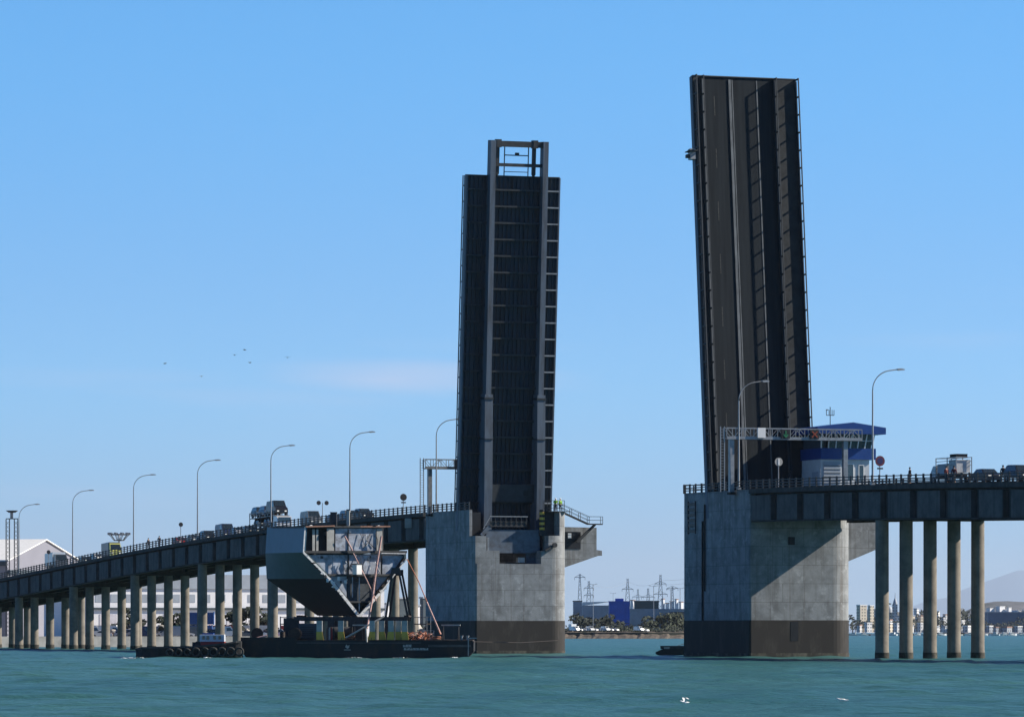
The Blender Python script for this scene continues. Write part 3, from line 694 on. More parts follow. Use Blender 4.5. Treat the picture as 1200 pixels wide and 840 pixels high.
# ------------------------------------------------------------------ vehicles (local: +x forward, z up)
def paint(name, c): return mat('paint_' + name, c, 0.3, 0.2, var=0.08, spec=0.6)
PA = {'black': paint('black', (.015, .016, .02)), 'white': paint('white', (.75, .75, .73)), 'silver': paint('silver', (.35, .36, .38)),
      'navy': paint('navy', (.02, .03, .08)), 'red': paint('red', (.3, .02, .02)), 'grey': paint('grey', (.12, .13, .14)), 'green': paint('green', (.04, .07, .03)), 'yellow': paint('yellow', (.62, .60, .16))}
def wheels(r, xs, w_, rad=.33):
    for x in xs:
        for y in (-w_, w_):
            mb = MB(); mb.disc((x, y, rad), (0, 1, 0), rad, .22, M_RUBBER, 16); wh = mb.build('wheel', r)
            mb = MB(); mb.disc((x, y * 1.0 + (.115 if y > 0 else -.115), rad), (0, 1, 0), rad * .6, .02, M_GALV, 12); mb.build('rim', wh)
def profile_body(mb, prof, hw, top_in, mt, zcut):
    """side profile extruded with tumblehome above zcut"""
    n = len(prof)
    def y(z): return hw if z <= zcut else hw - (z - zcut) * top_in
    a = [(x, -y(z), z) for x, z in prof]; b = [(x, y(z), z) for x, z in prof]
    mb.add(a + b, [(i, (i + 1) % n, n + (i + 1) % n, n + i) for i in range(n)], mt)
    mb.add(a, [tuple(range(n))], mt); mb.add(b, [tuple(range(n))[::-1]], mt)
def car(kind, color, name='car'):
    r = empty(name); p = PA[color]
    if kind == 'sedan': prof = [(-2.2, .35), (-2.25, .7), (-2.1, .95), (-1.5, 1.0), (-.95, 1.42), (.35, 1.46), (1.05, 1.0), (2.0, .85), (2.2, .6), (2.2, .3)]; hw = .88; gl = [(-1.35, 1.02), (-.92, 1.38), (.33, 1.42), (.9, 1.02)]
    elif kind == 'suv': prof = [(-2.25, .4), (-2.3, 1.0), (-2.15, 1.1), (-1.9, 1.7), (-1.5, 1.8), (.3, 1.8), (1.0, 1.12), (2.1, 1.02), (2.3, .8), (2.3, .38)]; hw = .95; gl = [(-2.0, 1.15), (-1.8, 1.65), (.28, 1.72), (.85, 1.15)]
    elif kind == 'hatch': prof = [(-1.9, .35), (-1.95, .9), (-1.7, 1.45), (-1.3, 1.52), (.2, 1.5), (1.0, 1.0), (1.8, .88), (1.95, .6), (1.95, .3)]; hw = .85; gl = [(-1.65, 1.0), (-1.5, 1.42), (.2, 1.44), (.85, 1.02)]
    else: prof = [(-2.6, .4), (-2.65, 1.9), (-2.5, 2.35), (1.0, 2.4), (1.7, 1.45), (2.45, 1.15), (2.6, .8), (2.6, .4)]; hw = 1.0; gl = [(.2, 1.4), (.2, 2.1), (1.0, 2.1), (1.5, 1.45)]
    mb = MB(); profile_body(mb, prof, hw, .28 if kind != 'van' else .1, p, 1.0 if kind != 'van' else 1.3); body = mb.build('body', r, bevel=.05)
    zc = 1.0 if kind != 'van' else 1.3; ti = .28 if kind != 'van' else .1
    for s in (-1, 1):
        mb = MB(); mb.add([(x, s * (hw - max(0, z - zc) * ti + .012), z) for x, z in gl], [tuple(range(len(gl)))], M_GLASS); mb.build('side_window', r, recalc=False)
    (xa, za), (xb, zb) = (prof[5], prof[6]) if kind in ('sedan', 'suv') else ((prof[4], prof[5]) if kind == 'hatch' else (prof[3], prof[4]))
    nx, nz_ = (za - zb), (xb - xa); ln = math.hypot(nx, nz_); nx /= ln; nz_ /= ln
    def q(t, y): x = xa + (xb - xa) * t + nx * .015; z = za + (zb - za) * t + nz_ * .015; return (x, y * (hw - .12 - max(0, z - zc) * ti), z)
    mb = MB(); mb.add([q(.08, -1), q(.08, 1), q(.92, 1), q(.92, -1)], [(0, 1, 2, 3)], M_GLASS); mb.build('windscreen', r, recalc=False)
    xf = prof[-1][0]
    for s in (-1, 1):
        mb = MB(); mb.box(xf - .04, xf + .02, s * .62 - .16, s * .62 + .16, .6, .78, M_HEAD); mb.build('headlight', r)
        mb = MB(); mb.box(-xf - .06, -xf - .0, s * .68 - .1, s * .68 + .1, .75, .95, PA['red']); mb.build('tail_light', r)
    wheels(r, (-xf * .62, xf * .64), hw - .1)
    return r
KINDS = {}
def place(kind, color, v, d, label, cat='car', heading=1, dz=0, group='cars waiting on the bridge', obj=None):
    key = (kind, color)
    if key not in KINDS: KINDS[key] = o = car(kind, color)
    else: o = copy_tree(KINDS[key])
    a = TH + (R(-90) if heading > 0 else R(90))          # heading 1: towards the camera
    slope = math.atan((zt(d + 2) - zt(d - 2)) / 4) * (1 if heading > 0 else -1)
    o.rotation_euler = (0, slope, a); o.location = BP(v, d, zt(d) + .055 + dz)
    tag(o, label, cat, group); return o
# right approach
place('sedan', 'black', -4.2, -71.0, 'black saloon car just behind the white framed truck on the right approach')
place('suv', 'black', -4.2, -79.5, 'large black car farthest right on the right approach')
place('hatch', 'white', .5, -76.0, 'white car showing between the two black cars on the right approach')
# left approach, from the pier outwards
place('suv', 'black', -3.0, 150.0, 'dark car closest to the V section street lamp', heading=1)
place('van', 'grey', -3.0, 176.0, 'grey van just right of the car transporter', 'van')
place('sedan', 'navy', -3.0, 164.0, 'navy car in front of the grey van above the V shaped section')
place('suv', 'grey', -3.0, 157.0, 'grey car under the twin disc sign')
place('sedan', 'black', -3.0, 208.5, 'black car directly behind the car transporter')
place('van', 'navy', -3.0, 222.5, 'dark blue van under the lamp above the tug wheelhouse', 'van')
place('hatch', 'silver', -3.0, 215.0, 'silver car second behind the car transporter')
place('suv', 'black', -3.0, 232.5, 'black car beside the small round dark sign')
place('sedan', 'grey', -3.0, 240.5, 'grey car left of the small round dark sign')
place('hatch', 'red', -3.0, 249, 'red hatchback queueing between the yellow van and the round sign')
place('sedan', 'black', -3.0, 310.0, 'black car right of the lamp near the white box truck')
place('hatch', 'white', -3.0, 301.5, 'white car left of the yellow fronted van')
def bigvan(color, front, label, v, d):
    r = empty('van'); p = PA[color]
    mb = MB(); mb.box(-3.2, 1.7, -1.1, 1.1, .5, 2.9, p); mb.build('body', r, bevel=.12)
    mb = MB(); profile_body(mb, [(1.7, .5), (1.7, 2.7), (2.1, 2.6), (2.6, 1.5), (2.8, 1.3), (2.8, .5)], 1.05, .08, PA[front], 1.3); mb.build('cab', r, bevel=.06)
    mb = MB(); mb.add([(2.16, -.85, 2.5), (2.16, .85, 2.5), (2.62, .9, 1.55), (2.62, -.9, 1.55)], [(0, 1, 2, 3)], M_GLASS); mb.build('windscreen', r)
    for s in (-1, 1):
        mb = MB(); mb.box(2.78, 2.84, s * .75 - .18, s * .75 + .18, .8, 1.05, M_HEAD); mb.build('headlight', r)
    wheels(r, (-1.9, 1.9), .95, .4)
    r.rotation_euler = (0, math.atan((zt(d + 2) - zt(d - 2)) / 4), TH - R(90)); r.location = BP(v, d, zt(d) + .055); tag(r, label, 'van')
bigvan('grey', 'yellow', 'van with pale yellow front on the left approach under the distant floodlight mast', -3.2, 291.5)  # yellow cab colour stands in for light reflected in the windscreen
def box_truck(label, v, d):
    r = empty('box_truck')
    mb = MB(); mb.box(-4.5, 1.2, -1.2, 1.2, 1.0, 3.3, PA['white']); mb.build('cargo_box', r)
    mb = MB(); mb.box(-4.4, 3.0, -.5, .5, .7, .98, M_BLACK); mb.build('chassis', r)
    mb = MB(); profile_body(mb, [(1.35, .6), (1.35, 2.9), (2.4, 2.85), (3.2, 1.7), (3.35, .6)], 1.15, .06, PA['grey'], 1.6); mb.build('cab', r, bevel=.06)
    mb = MB(); mb.add([(2.47, -.95, 2.75), (2.47, .95, 2.75), (3.2, .98, 1.78), (3.2, -.98, 1.78)], [(0, 1, 2, 3)], M_GLASS); mb.build('windscreen', r)
    wheels(r, (-3.1, 2.2), 1.05, .48)
    r.rotation_euler = (0, math.atan((zt(d + 2) - zt(d - 2)) / 4), TH - R(90)); r.location = BP(v, d, zt(d) + .055); tag(r, label, 'truck')
box_truck('white box truck on the left approach in front of the white warehouse', -3.0, 330.0)
# framed truck on the right approach
def framed_truck(v, d):
    r = empty('flatbed_truck')
    mb = MB(); mb.box(-4.6, 1.9, -1.15, 1.15, 1.0, 1.2, M_STGREY); mb.box(-4.5, 3.2, -.5, .5, .65, 1.0, M_BLACK); mb.build('flatbed', r)
    mb = MB(); profile_body(mb, [(2.0, .6), (2.0, 2.3), (2.9, 2.3), (3.5, 1.5), (3.6, .6)], 1.1, .08, PA['silver'], 1.4); mb.build('cab', r, bevel=.05)
    for s in (-1, 1):
        mb = MB(); mb.add([(2.15, s * 1.09, 1.5), (2.15, s * 1.04, 2.15), (2.85, s * 1.04, 2.15), (3.2, s * 1.09, 1.5)], [(0, 1, 2, 3)], M_GLASS); mb.build('cab_window', r)
    mb = MB()
    for x in (-4.5, -1.7, 1.8):
        for y in (-1.1, 1.1): mb.box(x - .05, x + .05, y - .05, y + .05, 1.2, 3.3, M_GALV)
    for y in (-1.1, 1.1):
        for z in (3.25, 2.8, 2.3): mb.box(-4.5, 1.8, y - .04, y + .04, z - .04, z + .04, M_GALV)
    for x in (-4.5, -1.7, 1.8): mb.box(x - .04, x + .04, -1.1, 1.1, 3.2, 3.28, M_GALV)
    mb.build('cargo_frame', r)
    mb = MB(); mb.box(-1.6, 1.6, -1.0, 1.0, 1.2, 2.5, M_SHEDG); mb.build('grey_locker', r)
    mb = MB(); mb.box(-4.3, -2.0, -1.0, 1.0, 1.3, 2.95, mat('dusty_white', (.55, .56, .56), .8, c2=(.35, .36, .37), scale=1.2)); mb.build('white_crate', r)
    mb = MB(); mb.box(-3.9, -1.8, -.8, .8, 3.3, 3.36, M_RAIL); mb.box(-3.9, -1.8, -.8, .8, 3.62, 3.7, M_BLACK)
    for x in (-3.8, -3.2, -2.6, -1.95): mb.box(x - .06, x + .06, -.8, .8, 3.36, 3.62, M_BLACK)
    mb.build('light_bar', r)
    wheels(r, (-3.0, 2.6), 1.0, .45)
    r.rotation_euler = (0, 0, TH + R(90)); r.location = BP(v, d, zt(d) + .055)
    r.scale = (.84,) * 3; tag(r, 'flatbed truck carrying a pale crate inside an open steel frame on the right approach', 'truck')
framed_truck(-4.0, -61.0)
# car transporter
def transporter(v, d):
    r = empty('car_transporter')
    mb = MB(); mb.box(-9.5, 3.0, -1.25, 1.25, .55, .72, M_BLACK); mb.box(-9.5, 4.0, -1.25, 1.25, 2.25, 2.36, M_GALV); mb.build('trailer_deck', r)
    mb = MB()
    for x in (-9.4, -6.4, -3.2, 0, 2.9):
        for y in (-1.22, 1.22): mb.box(x - .07, x + .07, y - .05, y + .05, .6, 3.2, M_RAIL)
    for y in (-1.22, 1.22): mb.box(-9.5, 3.0, y - .04, y + .04, 3.0, 3.08, M_GALV)
    mb.build('side_frame', r)
    mb = MB(); profile_body(mb, [(3.2, .6), (3.2, 2.2), (4.4, 2.2), (5.2, 2.1), (5.35, .6)], 1.22, .05, PA['white'], 1.6); mb.build('cab', r, bevel=.06)
    mb = MB(); mb.box(5.28, 5.38, -1.0, 1.0, 1.35, 2.0, M_GLASS); mb.build('windscreen', r)
    wheels(r, (-7.6, -6.6, 1.6, 4.3), 1.05, .48)
    r.rotation_euler = (0, math.atan((zt(d + 2) - zt(d - 2)) / 4), TH - R(90)); r.location = BP(v, d, zt(d) + .055)
    tag(r, 'car transporter loaded with dark vehicles on the left approach', 'truck')
TD = 194.5
transporter(-3.2, TD)
for i, (dx, lb) in enumerate([(1.3, 'tall dark van at the front of the transporter upper deck'), (-3.4, 'dark car in the middle of the transporter upper deck'), (-7.6, 'dark car at the rear of the transporter upper deck')]):
    place(('van', 'suv', 'suv')[i], ('black', 'navy', 'black')[i], -3.2, TD - dx, lb, 'van' if i == 0 else 'car', dz=2.33, group='vehicles carried on the transporter')
for i, (dx, lb) in enumerate([(-1.0, 'dark car at the front of the transporter lower deck'), (-6.6, 'dark car at the rear of the transporter lower deck')]):
    place('hatch', ('navy', 'black')[i], -3.2, TD - dx, lb, dz=.7, group='vehicles carried on the transporter')

# ------------------------------------------------------------------ people
def person(label, loc, rz, top, legs=None, helmet=None, arm='down', group=None):
    r = empty('person', loc, rz, label, 'person', group)
    J = {'pelvis': (0, 0, .95, .15), 'waist': (0, 0, 1.12, .14), 'chest': (0, 0, 1.36, .17), 'neck': (0, 0, 1.53, .06), 'head0': (0, .01, 1.63, .095), 'head1': (0, .0, 1.74, .085),
         'shl': (.19, 0, 1.44, .065), 'shr': (-.19, 0, 1.44, .065), 'hipl': (.1, 0, .88, .095), 'hipr': (-.1, 0, .88, .095), 'kl': (.12, -.02, .50, .062), 'kr': (-.12, .04, .50, .062),
         'al': (.12, .03, .10, .042), 'ar': (-.13, .06, .10, .042), 'tl': (.13, -.12, .04, .04), 'tr': (-.14, -.08, .04, .04)}
    if arm == 'down': J.update({'el': (.26, .03, 1.18, .045), 'wl': (.27, -.06, .94, .032), 'er': (-.26, .03, 1.18, .045), 'wr': (-.27, -.06, .94, .032), 'hl': (.27, -.09, .84, .035), 'hr': (-.27, -.09, .84, .035)})
    else: J.update({'el': (.27, -.08, 1.2, .045), 'wl': (.2, -.34, 1.18, .032), 'er': (-.27, -.05, 1.2, .045), 'wr': (-.18, -.3, 1.22, .032), 'hl': (.17, -.42, 1.2, .035), 'hr': (-.14, -.38, 1.26, .035)})
    E = [('pelvis', 'waist'), ('waist', 'chest'), ('chest', 'neck'), ('neck', 'head0'), ('head0', 'head1'), ('chest', 'shl'), ('chest', 'shr'), ('shl', 'el'), ('el', 'wl'), ('wl', 'hl'), ('shr', 'er'), ('er', 'wr'), ('wr', 'hr'),
         ('pelvis', 'hipl'), ('pelvis', 'hipr'), ('hipl', 'kl'), ('hipr', 'kr'), ('kl', 'al'), ('kr', 'ar'), ('al', 'tl'), ('ar', 'tr')]
    def skin(nm, names, grow, mt, parent):
        ks = list(names); me = bpy.data.meshes.new(nm)
        me.from_pydata([J[k][:3] for k in ks], [(ks.index(a), ks.index(b)) for a, b in E if a in ks and b in ks], [])
        o = bpy.data.objects.new(nm, me); col.objects.link(o)
        md = o.modifiers.new('skin', 'SKIN'); o.modifiers.new('sub', 'SUBSURF').levels = 1
        for i, k in enumerate(ks):
            sv = me.skin_vertices[0].data[i]; sv.radius = (J[k][3] + grow, (J[k][3] + grow) * (.8 if k in ('pelvis', 'waist', 'chest') else 1)); sv.use_root = (i == 0)
        dg = bpy.context.evaluated_depsgraph_get(); ev = o.evaluated_get(dg); m2 = bpy.data.meshes.new_from_object(ev)
        o.modifiers.clear(); o.data = m2; m2.materials.clear(); m2.materials.append(mt); m2.polygons.foreach_set('use_smooth', [True] * len(m2.polygons)); o.parent = parent
        return o
    skin('body', ['pelvis'] + [k for k in J if k != 'pelvis'], 0, M_SKIN, r)
    skin('jacket', ['pelvis', 'waist', 'chest', 'shl', 'shr', 'el', 'er', 'wl', 'wr'], .022, top, r)
    skin('trousers', ['pelvis', 'hipl', 'hipr', 'kl', 'kr', 'al', 'ar'], .018, legs or M_CLOTHD, r)
    mb = MB()
    if helmet:
        mb.tube([(0, 0, 1.70), (0, 0, 1.76), (0, 0, 1.82), (0, 0, 1.85)], [.135, .13, .09, .03], helmet, 12); mb.disc((0, -.03, 1.705), (0, 0, 1), .15, .015, helmet, 14); mb.build('helmet', r)
    else:
        mb.tube([(0, .015, 1.66), (0, .015, 1.74), (0, .01, 1.80), (0, .01, 1.83)], [.104, .11, .085, .03], M_CLOTHD, 10); mb.build('hair', r)
    return r
person('worker in green hi-vis jacket on the pier top, left of the two', BP(5.3, DL - 9.0, 19.68), TH + R(160), M_HIVIS, None, M_WHITEP, 'fwd')
person('worker in green hi-vis jacket on the pier top, right of the two at the stair', BP(6.15, DL - 8.6, 19.68), TH + R(200), M_HIVIS, None, M_WHITEP, 'down')
person('person in dark clothes standing high between the two black cars', BP(-4.2, -75.2, zt(-75.2) + .06), TH + R(150), M_CLOTHD)
person('person in maroon top beside the framed truck crate, left of two', BP(-6.0, -64.6, zt(-64.6) + .06), TH + R(20), M_CLOTHR)
person('person in maroon top at the tail of the framed truck, right of two', BP(-6.0, -66.6, zt(-66.6) + .06), TH + R(-30), M_CLOTHR)
person('person in dark clothes walking ahead of the framed truck', BP(-6.0, -54.9, zt(-54.9) + .06), TH + R(90), M_CLOTHD)
person('person in dark clothes at the left railing right of the yellow fronted van', BP(-6.1, 257.5, zt(257.5) + .06), TH + R(30), M_CLOTHD)
person('person in dark clothes at the left railing left of the small round sign', BP(-6.1, 250.8, zt(250.8) + .06), TH + R(-20), M_CLOTHD)

# ------------------------------------------------------------------ barge, tug and bridge section
def W(px, py, Y): return Vector(((px - 600) * Y / F, Y, CAMH + (HZ - py) * Y / F))
BY = 584.0
def wx(px, Y=BY): return (px - 600) * Y / F
bg0 = empty('barge', (wx(420), BY, 0), 0, 'long low black barge carrying the V shaped steel bridge section', 'barge')
x0 = wx(282) - wx(420); x1 = wx(555) - wx(420)
mb = MB()
prof = [(x0, 2.15), (x0, .9), (x0 + 1.4, -.8), (x1 - 1.6, -.8), (x1, .8), (x1, 2.0)]
mb.prism(prof, 0, 27, M_HULLB, 'xzy')
mb.build('hull', bg0, bevel=.05)
mb = MB(); mb.box(x0 + .1, x1 - .1, .15, 26.8, 2.0, 2.14, M_DECK); mb.build('deck', bg0)
mb = MB(); mb.box(x0, x0 + 6.3, -.04, .1, 2.1, 2.45, M_HULLB); mb.box(x0 + 6.4, x1 - 6, -.06, .12, 1.75, 1.87, mat('rubbing_strake', (.10, .10, .10), .8, var=.4)); mb.box(x1 - 5.2, x1 - .3, -.08, .1, 1.35, 1.6, mat('rubbing_strake', (.1, .1, .1))); mb.build('rubbing_strake', bg0)
mb = MB()
for i in range(14):
    x = x0 + 3 + i * 1.7; mb.box(x - .03, x + .03, .1, .16, 2.1, 2.1 + (.9 if i > 10 else .3), M_RAIL)
mb.build('stanchions', bg0)
for px in (541, 548):
    mb = MB(); x = wx(px) - wx(420); mb.tube([(x, .5, 1.9), (x, .5, 2.6)], .14, M_GALV, 10); mb.disc((x, .5, 2.6), (0, 0, 1), .2, .08, M_GALV, 10); mb.build('mooring_post', bg0)
mb = MB(); xe = x1 - .6; mb.box(xe - .06, xe + .06, -.1, .02, .3, 2.4, M_GALV); mb.box(xe - .06, x1 + .4, -.1, -.02, 2.3, 2.4, M_GALV); mb.build('end_frame', bg0)
for px_, n_, hh, zz in ((472.5, 6, .26, 1.34), (473.5, 17, .20, 1.0)):       # two lines of small worn lettering, too small to read in the photo
    mb = MB(); xa = wx(px_) - wx(420); rl = random.Random(n_)
    mb.box(xa, xa + n_ * .165, -.03, -.012, zz, zz + .045, M_STGREY)
    for i in range(n_):
        x = xa + i * .165; mb.box(x, x + .05, -.032, -.01, zz, zz + hh, M_WHITEP)
        if rl.random() < .7: mb.box(x, x + .12, -.034, -.012, zz + hh - .05, zz + hh, M_WHITEP)
    mb.build('lettering', bg0)
mb = MB(); xl = wx(407) - wx(420)
mb.prism([(xl - .25, 1.35), (xl - .1, 1.65), (xl + .05, 1.45), (xl + .25, 1.6), (xl + .2, 1.25), (xl, 1.15)], -.04, -.02, M_STGREY, 'xzy'); mb.box(xl - .38, xl + .38, -.04, -.02, .98, 1.06, M_STGREY); mb.build('emblem', bg0)
# clutter on deck
rg = random.Random(5)
def clutter(px0, px1, y0, y1, n, zbase, label, name='winch'):
    pass
tg = empty('deck_winch', (wx(398), BY + 3, 2.14), 0, 'dark winch on the barge deck below the V shaped section', 'winch')
mb = MB(); mb.disc((0, 0, .8), (1, 0, 0), .7, 2.2, M_SDARK, 16); mb.build('drum', tg)
mb = MB(); mb.box(-1.4, -1.15, -.8, .8, 0, 1.5, M_SDARK); mb.box(1.15, 1.4, -.8, .8, 0, 1.5, M_SDARK); mb.build('frame', tg)
tg = empty('generator', (wx(362), BY + 4, 2.14), 0, 'dark grey generator cabinet on the left end of the barge', 'generator')
mb = MB(); mb.box(-1.3, 1.3, -1, 1, .15, 1.9, M_SHEDD); mb.build('housing', tg, bevel=.05)
mb = MB(); mb.tube([(.8, 0, 1.9), (.8, 0, 2.5)], .1, M_RAIL, 8); mb.build('exhaust', tg)
mb = MB()
for i in range(5): mb.box(-1.1, .4, -1.03, -1.0, .5 + i * .22, .6 + i * .22, M_RAIL)
mb.build('grille', tg)
for i in range(3):
    px = 330 + i * 9
    tg = empty('oil_drum', (wx(px), BY + 2.2 + i, 2.14), 0, ('rusty drum, leftmost of three near the left end of the barge', 'rusty drum, middle of three near the left end of the barge', 'rusty drum, rightmost of three near the left end of the barge')[i], 'drum', 'drums on the barge deck')
    mb = MB(); mb.tube([(0, 0, 0), (0, 0, .9)], .3, M_DECK, 14); mb.build('shell', tg)
    mb = MB()
    for z in (.02, .3, .6, .9): mb.torus((0, 0, z), (0, 0, 1), .3, .025, M_RAIL, 14, 5)
    mb.build('hoops', tg)
# orange netting heap
mb = MB(); 
for i in range(70):
    a = Vector((rg.uniform(-1.3, 1.6), rg.uniform(-.6, .8), rg.uniform(0, .4)))
    pts = [a]
    for k in range(5): a = a + Vector((rg.uniform(-.35, .35), rg.uniform(-.3, .3), rg.uniform(-.18, .3))); a.z = max(.05, min(a.z, 1.3 - abs(a.x) * .35)); pts.append(a)
    mb.tube(pts, .05, rg.choice([M_ORANGE, M_PINK, M_DECK]), 5)
o = mb.build('rope_heap'); o.location = (wx(487), BY + 2.0, 2.14); tag(o, 'tangled heap of orange and pink ropes on the barge right of the stands', 'rope heap')
for i, (px, nm) in enumerate(((470, 'left'), (502, 'right'))):
    t_ = empty('air_bottle_rack', (wx(px), BY + 6 + i, 2.14), 0, 'small pale crate of fittings on the barge deck, %s of the orange rope heap' % nm, 'crate')
    mb = MB()
    for x in (-.5, .5):
        for y in (-.4, .4): mb.box(x - .05, x + .05, y - .05, y + .05, 0, 1.1, M_GALV)
    for z in (.1, .55, 1.05): mb.box(-.5, .5, -.42, -.36, z, z + .06, M_GALV)
    mb.build('frame', t_); mb = MB(); mb.box(-.42, .42, -.3, .3, .1, .8, M_STGREY); mb.build('box', t_)
t_ = None
def gear(i, px, dy, kind, lb):
    t = empty(kind, (wx(px), BY + dy, 2.14), R(rg.uniform(-30, 30)), lb, kind.replace('_', ' '))
    if kind == 'cable_drum':
        mb = MB(); mb.disc((0, -.35, .7), (0, 1, 0), .7, .08, M_DECK, 18); mb.disc((0, .35, .7), (0, 1, 0), .7, .08, M_DECK, 18); mb.build('flange', t); mb = MB(); mb.disc((0, 0, .7), (0, 1, 0), .45, .62, M_RUBBER, 14); mb.build('coil', t)
    elif kind == 'gas_bottles':
        for k in range(4): mb = MB(); mb.tube([(k * .28, 0, 0), (k * .28, 0, 1.2), (k * .28, 0, 1.38), (k * .28, 0, 1.45)], [.12, .12, .05, .04], (M_SDARK, M_STGREY, M_RED, M_SDARK)[k], 8); mb.build('bottle', t)
    elif kind == 'trestle':
        for x in (-.9, .9): mb = MB(); mb.beam((x, -.4, 0), (x, 0, 1.7), .1, .1, M_SDARK); mb.beam((x, .4, 0), (x, 0, 1.7), .1, .1, M_SDARK); mb.build('leg', t)
        mb = MB(); mb.beam((-1.1, 0, 1.7), (1.1, 0, 1.7), .16, .16, M_STGREY); mb.build('top_rail', t)
    elif kind == 'scaffold':
        mb = MB()
        for x in (-.8, .8):
            for y in (-.5, .5): mb.tube([(x, y, 0), (x, y, 2.7)], .04, M_GALV, 5)
        for z in (.9, 1.8, 2.6):
            for y in (-.5, .5): mb.tube([(-.8, y, z), (.8, y, z)], .04, M_GALV, 5)
        mb.tube([(-.8, -.5, 0), (.8, -.5, 1.8)], .04, M_GALV, 5); mb.build('frame', t); mb = MB(); mb.box(-.85, .85, -.55, .55, 1.82, 1.88, M_DECK); mb.build('plank', t)
    elif kind == 'hose_coil':
        for k in range(4): mb = MB(); mb.torus((rg.uniform(-.1, .1), rg.uniform(-.1, .1), .06 + k * .1), (0, 0, 1), .5, .05, M_ORANGE if k % 2 else M_DECK, 16, 6); mb.build('coil', t)
for i, g_ in enumerate([(334, 6, 'scaffold', 'pipe scaffold on the barge left of the yellow footed stands'), (345, 1.2, 'cable_drum', 'wooden cable drum near the left end of the barge'), (383, 1.0, 'gas_bottles', 'row of four gas bottles between the two left stands'),
                        (410, 1.2, 'hose_coil', 'coiled orange hose on the barge below the keel of the section'), (424, 1.6, 'trestle', 'low trestle on the barge right of the keel of the section'), (300, 2.5, 'cable_drum', 'rusty cable drum standing alone at the far left of the barge'),
                        (512, 1.5, 'hose_coil', 'coiled hose at the foot of the mooring lines on the barge'), (528, 2.5, 'trestle', 'trestle at the right end of the barge'), (494, 6, 'scaffold', 'pipe scaffold behind the orange rope heap')]): gear(i, *g_)
# support grillage
gr = empty('support_frame', (wx(412), BY + 4, 2.14), 0, 'dark steel support frame holding the V shaped section above the barge', 'support frame')
Yg_ = BY + 4
def gx_(px): return wx(px, Yg_) - wx(412)
zb = 4.35 - 2.14
for y in (0, 9, 18):
    mb = MB(); mb.box(gx_(345), gx_(478), y - .25, y + .25, zb, zb + .45, M_SDARK); mb.build('cross_beam', gr)
mb = MB()
for px in (350, 408, 415, 476): mb.box(gx_(px) - .25, gx_(px) + .25, -.2, 19, zb + .45, zb + .62, M_DECK)
mb.build('runner', gr)
for px in (388, 412, 421, 448):
    for y in (0, 9, 18):
        mb = MB(); mb.box(gx_(px) - .4, gx_(px) + .4, y - .3, y + .3, 0, zb, M_SDARK); mb.build('leg', gr)
mb = MB(); mb.box(gx_(332), gx_(350), .5, 2, 0, zb + .3, M_SDARK); mb.box(gx_(332), gx_(366), 5, 12, 0, 1.6, M_SDARK); mb.build('ballast_block', gr)
for px, qx in ((452, 460), (478, 467)):
    for y in (0, 17):
        mb = MB(); mb.beam((gx_(px), y, zb + .3), (gx_(qx), y, 10.2 - 2.14), .2, .25, M_SDARK); mb.build('brace', gr)
for y in (0, 17):
    mb = MB(); mb.box(gx_(459), gx_(469), y - .2, y + .2, 9.7 - 2.14, 10.4 - 2.14, M_SDARK); mb.build('cradle_head', gr)
# stands
stand = None
stand_px = [(374, 0), (399, 0), (436, 0), (447, 0), (458, 0), (466.5, 0), (474, 1)]
names = ['leftmost', 'second from left', 'third from left', 'fourth from left', 'third from right', 'second from right', 'rightmost']
for i, (px, k) in enumerate(stand_px):
    if stand is None:
        stand = empty('stand'); mb = MB(); mb.box(-.32, .32, -.3, .3, .95, 2.2, M_STGREY); mb.build('post', stand)
        mb = MB(); mb.prism([(-.34, 0), (.50, 0), (.33, .95), (-.34, .95)], -.32, .32, M_YEL, 'xzy'); mb.build('foot', stand)
        o = stand
    else: o = copy_tree(stand)
    o.location = (wx(px), BY + .75 + (i % 2) * .5, 2.14); tag(o, 'grey stand with flared yellow foot under the V section, ' + names[i] + ' in the row', 'stand', 'yellow footed stands on the barge')
    if i in (2, 4): o.rotation_euler = (0, 0, R(180))

# the bridge section: V bottomed steel box
Yn, Yf = BY + 4.5, BY + 20.5
sec = empty('bridge_section', (wx(421, Yn), Yn, 4.95), 0, 'huge V bottomed steel bridge deck section resting on the barge', 'bridge section')
o0 = Vector((wx(421, Yn), Yn, 4.95))
def SK(px): return (px - 421) * .0985 * .47 if 340 < px < 480 else 0
def S(px, py, Y):
    if Y < Yn + 3: Y += SK(px)
    return W(px, py, Y) - o0
def WS(px, py, off): return W(px, py, Yn + off + SK(px))
near = [(357.5, 617), (355.5, 647), (386, 678), (421, 722)]
far = [(313, 617.5), (311, 648), (312.5, 678), (372, 721)]
nearR = [(421, 722), (448, 691.5), (476, 655), (476, 648)]
